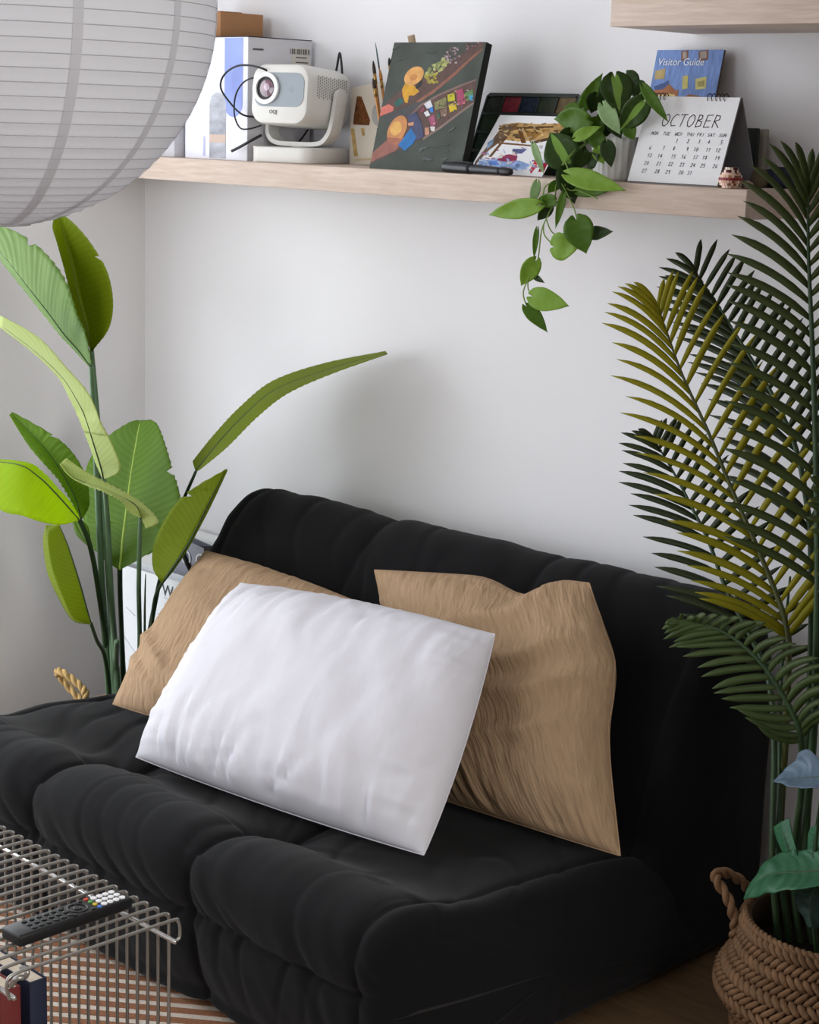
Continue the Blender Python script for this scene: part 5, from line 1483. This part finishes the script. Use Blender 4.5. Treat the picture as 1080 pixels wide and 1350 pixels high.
vpatch('printed_shape', [(.27, .33), (.40, .34), (.41, .38), (.30, .40)], '#cdbd84')
vpatch('printed_shape', [(.48, .38), (.60, .335), (.76, .345), (.86, .40), (.5, .42)], '#a06c4c')
gp = vq1(.40, .095)+vn*.0012
glyph('Visitor Guide', .0200, face_frame(gp, vqx(1, 0)-vqx(0, 0), vqx(0, 0)-vqx(0, 1)), mat('title_white', '#e6e9f2', .7), vg, 'title', shear=.08)

# ---- round patterned ornament at the shelf's end
on_c = V(atz(963, 247, SZ)); on_c = V((1.962, -.245, SZ)); on_c = at(963, 248, -.243); on_c[2] = SZ
orn = thing('round_ornament', 'little round beaded ornament with a red band and dark red top', 'ornament', tuple(on_c))
BEADC = [mat('bead_'+c[1:], c, .4, .35) for c in ('#e8c7b4', '#d9a98f', '#8a5a3c', '#e9dcc8', '#5a1a1c', '#8b2630', '#c08a5a')]
# rows of small square beads around an egg body
bv = None
lathe('core', [(.001, .001), (.012, .002), (.0175, .009), (.019, .016), (.017, .024), (.011, .031), (.001, .034)], on_c, BEADC[0], orn, ns=24)
rows = [(.0135, .003), (.0175, .0075), (.0195, .012), (.0195, .0165), (.0178, .021), (.0145, .0255), (.0125, .030), (.0105, .0345)]
cube_v = [(-1, -1, -1), (1, -1, -1), (1, 1, -1), (-1, 1, -1), (-1, -1, 1), (1, -1, 1), (1, 1, 1), (-1, 1, 1)]
cube_f = [(0, 3, 2, 1), (4, 5, 6, 7), (0, 1, 5, 4), (1, 2, 6, 5), (2, 3, 7, 6), (3, 0, 4, 7)]
rb_ = random.Random(5)
for ri, (r, z) in enumerate(rows):
    n = max(10, int(2*math.pi*r/.0046))
    for k in range(n):
        a = 2*math.pi*k/n
        if ri == 3: mi = 5
        elif ri >= 6: mi = 4 if rb_.random() < .75 else 3
        elif math.cos(a-.2) > .2 and ri > 0: mi = rb_.choice([1, 2, 2, 3, 6, 0])
        else: mi = rb_.choice([0, 0, 0, 1])
        vv = []
        for (x, y, q) in cube_v:
            rr = r+x*.0018; t_ = y*.0021
            vv.append((on_c[0]+rr*math.cos(a)-t_*math.sin(a), on_c[1]+rr*math.sin(a)+t_*math.cos(a), on_c[2]+z+q*.0021))
        obj('bead', vv, cube_f, BEADC[mi], orn, smooth=False)
# ---- books behind the calendar
DG = mat('book_dark_green', '#232b25', .6); GB = mat('book_warm_grey', '#9c968c', .7)
b1 = thing('book', 'thin dark green book standing upright behind the calendar', 'book', (1.90, -.06, SZ))
x_a = at(999, 170, -.06)[0]
bx('cover', x_a-.13, x_a, -.062, -.050, SZ, at(995, 169, -.06)[2], DG, b1)
bx('pages', x_a-.128, x_a-.003, -.0595, -.0525, SZ+.002, at(995, 169, -.06)[2]+.0004, PAPER, b1, bevel=0)
b2 = thing('book', 'pale warm grey book standing between the dark green book and the wall', 'book', (1.92, -.03, SZ))
x_b = at(1012, 170, -.03)[0]
bx('cover', x_b-.14, x_b, -.040, -.022, SZ, at(1005, 170, -.03)[2], GB, b2)
bx('pages', x_b-.138, x_b-.003, -.037, -.025, SZ+.002, at(1005, 170, -.03)[2]+.0004, PAPER, b2, bevel=0)
# ---- dark pouch and pebbles at the far end
def lump(name, label, c, s, m, cat, seed, amp=.25, n=28):
    vs, fs = [], []
    for i in range(n//2+1):
        th = math.pi*i/(n//2)
        for k in range(n):
            a = 2*math.pi*k/n
            d = V((math.sin(th)*math.cos(a), math.sin(th)*math.sin(a), math.cos(th)))
            q = 1+amp*noise.noise(Vector(d*1.8+V((seed, 0, 0))))
            p = d*q*V(s); p[2] = max(p[2], -s[2]*.6)
            vs.append(V(c)+p+V((0, 0, s[2]*.6)))
    for i in range(n//2):
        for k in range(n):
            k2 = (k+1) % n; fs.append((i*n+k, (i+1)*n+k, (i+1)*n+k2, i*n+k2))
    o = obj(name, vs, fs, m, None, label=label, cat=cat)
    return rebase(o, c)
lump('fabric_pouch', 'crumpled navy cloth pouch at the end of the shelf behind palm leaflets', (1.985, -.085, SZ), (.042, .030, .021), mat('navy_cloth', '#1d2238', .8, bump=.3, bscale=40), 'pouch', 4, .5)
lump('pebble', 'small round beige pebble next to the beaded ornament', (2.005, -.215, SZ), (.011, .010, .009), mat('pebble_beige', '#8f8272', .7), 'pebble', 9, .12)
lump('pebble', 'olive brown pebble in front of the navy pouch', (1.968, -.125, SZ), (.018, .014, .022), mat('pebble_olive', '#5d5340', .7), 'pebble', 14, .15)

# ================================================================== RUG
RD = V((.80, .60, 0)); RD /= np.linalg.norm(RD); RP = V((-RD[1], RD[0], 0))
rc = V((1.22, -1.68, 0)); hl_, hw_ = .95, .75
rug = thing('striped_rug', 'cream rug with thin terracotta stripes under the wire table', 'rug', tuple(rc))
RUGC = mat('rug_cream', '#d6cbbf', .95, .05, var=.08, vscale=160, bump=.5, bscale=500)
RUGT = mat('rug_terracotta', '#96694f', .95, .05, var=.15, vscale=160, bump=.5, bscale=500)
def slab(name, c, a, b, z0, z1, m, parent):
    vs = [c+RD*a*sx+RP*b*sy+V((0, 0, z)) for z in (z0, z1) for sx, sy in ((-1, -1), (1, -1), (1, 1), (-1, 1))]
    return obj(name, vs, cube_f, m, parent, smooth=False)
slab('rug_base', rc, hl_, hw_, .0005, .005, RUGC, rug)
per = .036
for k in range(int(2*hw_/per)):
    slab('stripe', rc+RP*(-hw_+per*(k+.5)), hl_-.004, per*.25, .0045, .0066, RUGT, rug)

# ================================================================== WIRE TABLE
TZ = .40
ta, tb_, tcn = atz(0, 1085, TZ), atz(237, 1210, TZ), atz(8, 1287, TZ)
ex = tb_-ta; ex[2] = 0; ex /= np.linalg.norm(ex)
ey = V((-ex[1], ex[0], 0))
if ey[1] > 0: ey = -ey                    # towards the room
Wt = np.dot(tcn-tb_, ey)
tab = thing('wire_table', 'chrome wire grid side table with open cage sides', 'table', tuple(tb_-V((0, 0, TZ))+ey*Wt/2-ex*.4))
WR = .0026
pitch_ = .0262; NW = 34
for k in range(NW):
    o_ = tb_-ex*pitch_*k
    rr = .014
    if k == 0:      # the end wire is bent into a small hook
        P = [o_+ey*(Wt-.01), o_+ey*.03, o_+ey*rr*.4]
        pts = [o_+ey*(Wt-.004)+V((0, 0, -.035)), o_+ey*(Wt)+V((0, 0, -.012)), o_+ey*(Wt-.014)]+[o_+ey*(Wt-.014+(.016-Wt+.014)*q) for q in (.3, .6, 1)]+[o_+ey*.004+V((0, 0, -.004)), o_+V((0, 0, -.014)), o_+V((0, 0, -.030)), o_+ey*.006+V((0, 0, -.034))]
        tube('top_wire', pts, WR, STEEL, tab, ns=8, n=50)
        continue
    pts = [o_+ey*Wt+V((0, 0, -TZ+.012)), o_+ey*Wt+V((0, 0, -TZ*.5)), o_+ey*Wt+V((0, 0, -rr*1.6)), o_+ey*(Wt-rr*.3)+V((0, 0, -rr*.3)), o_+ey*(Wt-rr*1.6)]
    pts += [o_+ey*(Wt*.5), o_+ey*rr*1.6, o_+ey*rr*.3+V((0, 0, -rr*.3)), o_+V((0, 0, -rr*1.6)), o_+V((0, 0, -TZ*.5)), o_+V((0, 0, -TZ+.012))]
    tube('top_wire', pts, WR, STEEL, tab, ns=8, n=64)
Lt = pitch_*(NW-1)+.01
for nm, off, z, w in (('cross_rod', .010, TZ-.034, .0036), ('cross_rod', Wt-.010, TZ-.034, .0036), ('cross_rod', .0, .014, .0036), ('cross_rod', Wt, .014, .0036), ('cross_rod', Wt*.5, TZ-.006, .003)):
    b_ = tb_+ey*off; b_ = V((b_[0], b_[1], z))
    if nm == 'cross_rod' and off == Wt*.5: continue
    tube(nm, [b_+ex*.004, b_-ex*Lt], w, mat('chrome_rod', '#d5d5d5', .15, .5, metal=.9), tab, ns=8)
# lower shelf wires
for k in range(0, NW, 2):
    o_ = tb_-ex*pitch_*k
    tube('base_wire', [V((o_[0], o_[1], .012)), V((o_[0], o_[1], .012))+ey*Wt], WR, STEEL, tab, ns=6)
# flat latch plate at the near corner
lt = at(24, 1288, tb_[1]+ey[1]*Wt)
tube('latch', [atz(26, 1278, TZ-.02), atz(33, 1276, TZ-.018), atz(36, 1282, TZ-.022), atz(32, 1288, TZ-.03), atz(22, 1290, TZ-.03), atz(14, 1300, TZ-.045)], .0042, STEEL, tab, ns=6, n=24)

# ---- remote control on the table
zr = TZ+WR+.001
r0, r1, r2_, r3 = atz(2, 1218, zr+.018), atz(153, 1171, zr+.018), atz(173, 1183, zr+.018), atz(25, 1238, zr+.018)
rax = ((r1+r2_)/2-(r0+r3)/2); RL = np.linalg.norm(rax[:2]); rax[2] = 0; rax /= np.linalg.norm(rax)
rsd = V((-rax[1], rax[0], 0))
rcn = (r0+r1+r2_+r3)/4; RW = .046
rem = thing('remote_control', 'black television remote lying on the wire table', 'remote', (rcn[0], rcn[1], zr))
RM = Matrix(((rax[0], rsd[0], 0, rcn[0]), (rax[1], rsd[1], 0, rcn[1]), (0, 0, 1, zr), (0, 0, 0, 1)))
rbox('case', (RL, RW, .018), RM @ T(0, 0, .009), BLACK, rem, .004, 3)
def button(x, y, r, m, h=.0018, nm='button'):
    n = 14
    vs = [RM @ Vector((x+r*q*math.cos(2*math.pi*k/n), y+r*q*math.sin(2*math.pi*k/n), .018+z)) for q, z in ((1, -.0005), (1, h*.7), (.8, h)) for k in range(n)]
    fs = [(a*n+k, a*n+(k+1) % n, (a+1)*n+(k+1) % n, (a+1)*n+k) for a in range(2) for k in range(n)]+[tuple(2*n+k for k in range(n))]
    return obj(nm, vs, fs, m, rem, smooth=False)
BB = mat('button_black', '#0c0d10', .35, .5); BWT = mat('button_white', '#e9e9ea', .5)
hx = RL/2
for i in range(6):
    for j in range(3):
        button(-hx+.032+i*.0125, (j-1)*.0125, .0042, BB)
for i in range(4):
    for j in range(3):
        button(hx-.045+i*.0108, (j-1)*.0128, .0048, BWT, .002)
for k, c in enumerate(('#c23b2c', '#4f9a48', '#d9b93a', '#4a78c8')):
    button(hx-.056, .0165-.011*k, .0036, mat('button_'+c[1:], c, .45), .0018)
nv_ = tube('navigation_ring', [RM @ Vector((hx-.083+.0145*math.cos(a), .0145*math.sin(a), .0185)) for a in np.linspace(0, 2*math.pi, 33)[:-1]], .0012, BB, rem, ns=6, closed=True)
button(hx-.083, 0, .006, BB)
for sx, sy in ((-1, 1), (-1, -1), (1, 1), (1, -1)):
    button(hx-.083+sx*.0165, sy*.0165, .0034, BB)

# ---- books inside the cage
def book(label, c, w, t, h, rz, m, pages=True, rx=0):
    """upright book: w along its cover, t thick, h tall; pages show at the top"""
    root = thing('book', label, 'book', tuple(c))
    Mb = T(c[0], c[1], c[2]+h/2, rz)
    Mb = Matrix.Translation(Vector(c)) @ Matrix.Rotation(rz, 4, 'Z') @ Matrix.Rotation(rx, 4, 'X') @ Matrix.Translation((0, 0, h/2))
    for s in (-1, 1):
        rbox('cover_board', (w, .0025, h), Mb @ T(0, s*(t/2-.00125), 0), m, root, .0008, 2)
    rbox('spine', (.003, t, h), Mb @ T(w/2-.0015, 0, 0), m, root, .001, 2)
    rbox('pages', (w-.007, t-.0055, h-.006), Mb @ T(-.002, 0, 0), mat('book_pages', '#d8cab6', .85), root, 0, 1)
    return root
bz = .0165
ang = math.atan2(ey[1], ex[1]*0+ey[0])
kA = atz(12, 1303, .30); kB = atz(36, 1299, .295)
def inward(p, h):     # keep the base inside the cage
    return (p[0], p[1], bz)
a_ex = math.atan2(ex[1], ex[0])
book('red book with cream page tops standing inside the wire cage', inward(kA-ex*.075+ey*.0, 0), .155, .036, .283, a_ex, mat('book_red', '#6e2a2a', .6))
book('navy book with cream page tops standing behind the red book in the cage', inward(kB-ex*.085-ey*.022, 0), .16, .03, .278, a_ex, mat('book_navy', '#20263c', .6))
book('smaller brown book in front of the red one in the cage', inward(kA-ex*.05+ey*.034, 0), .13, .026, .235, a_ex, mat('book_brown', '#7a5a40', .6))
tl = thing('book', 'large teal book lying flat on the bottom wires of the cage', 'book', tuple(V((tb_[0], tb_[1], bz))-ex*.16+ey*Wt*.5))
Mt = Matrix.Translation(Vector(V((tb_[0], tb_[1], bz))-ex*.11+ey*Wt*.42)) @ Matrix.Rotation(a_ex, 4, 'Z')
rbox('cover', (.20, .17, .02), Mt @ T(0, 0, .010), mat('book_teal', '#5d8480', .6), tl, .002, 2)
rbox('pages', (.194, .172, .014), Mt @ T(-.001, 0, .010), mat('book_pages', '#d8cab6', .85), tl, 0, 1)
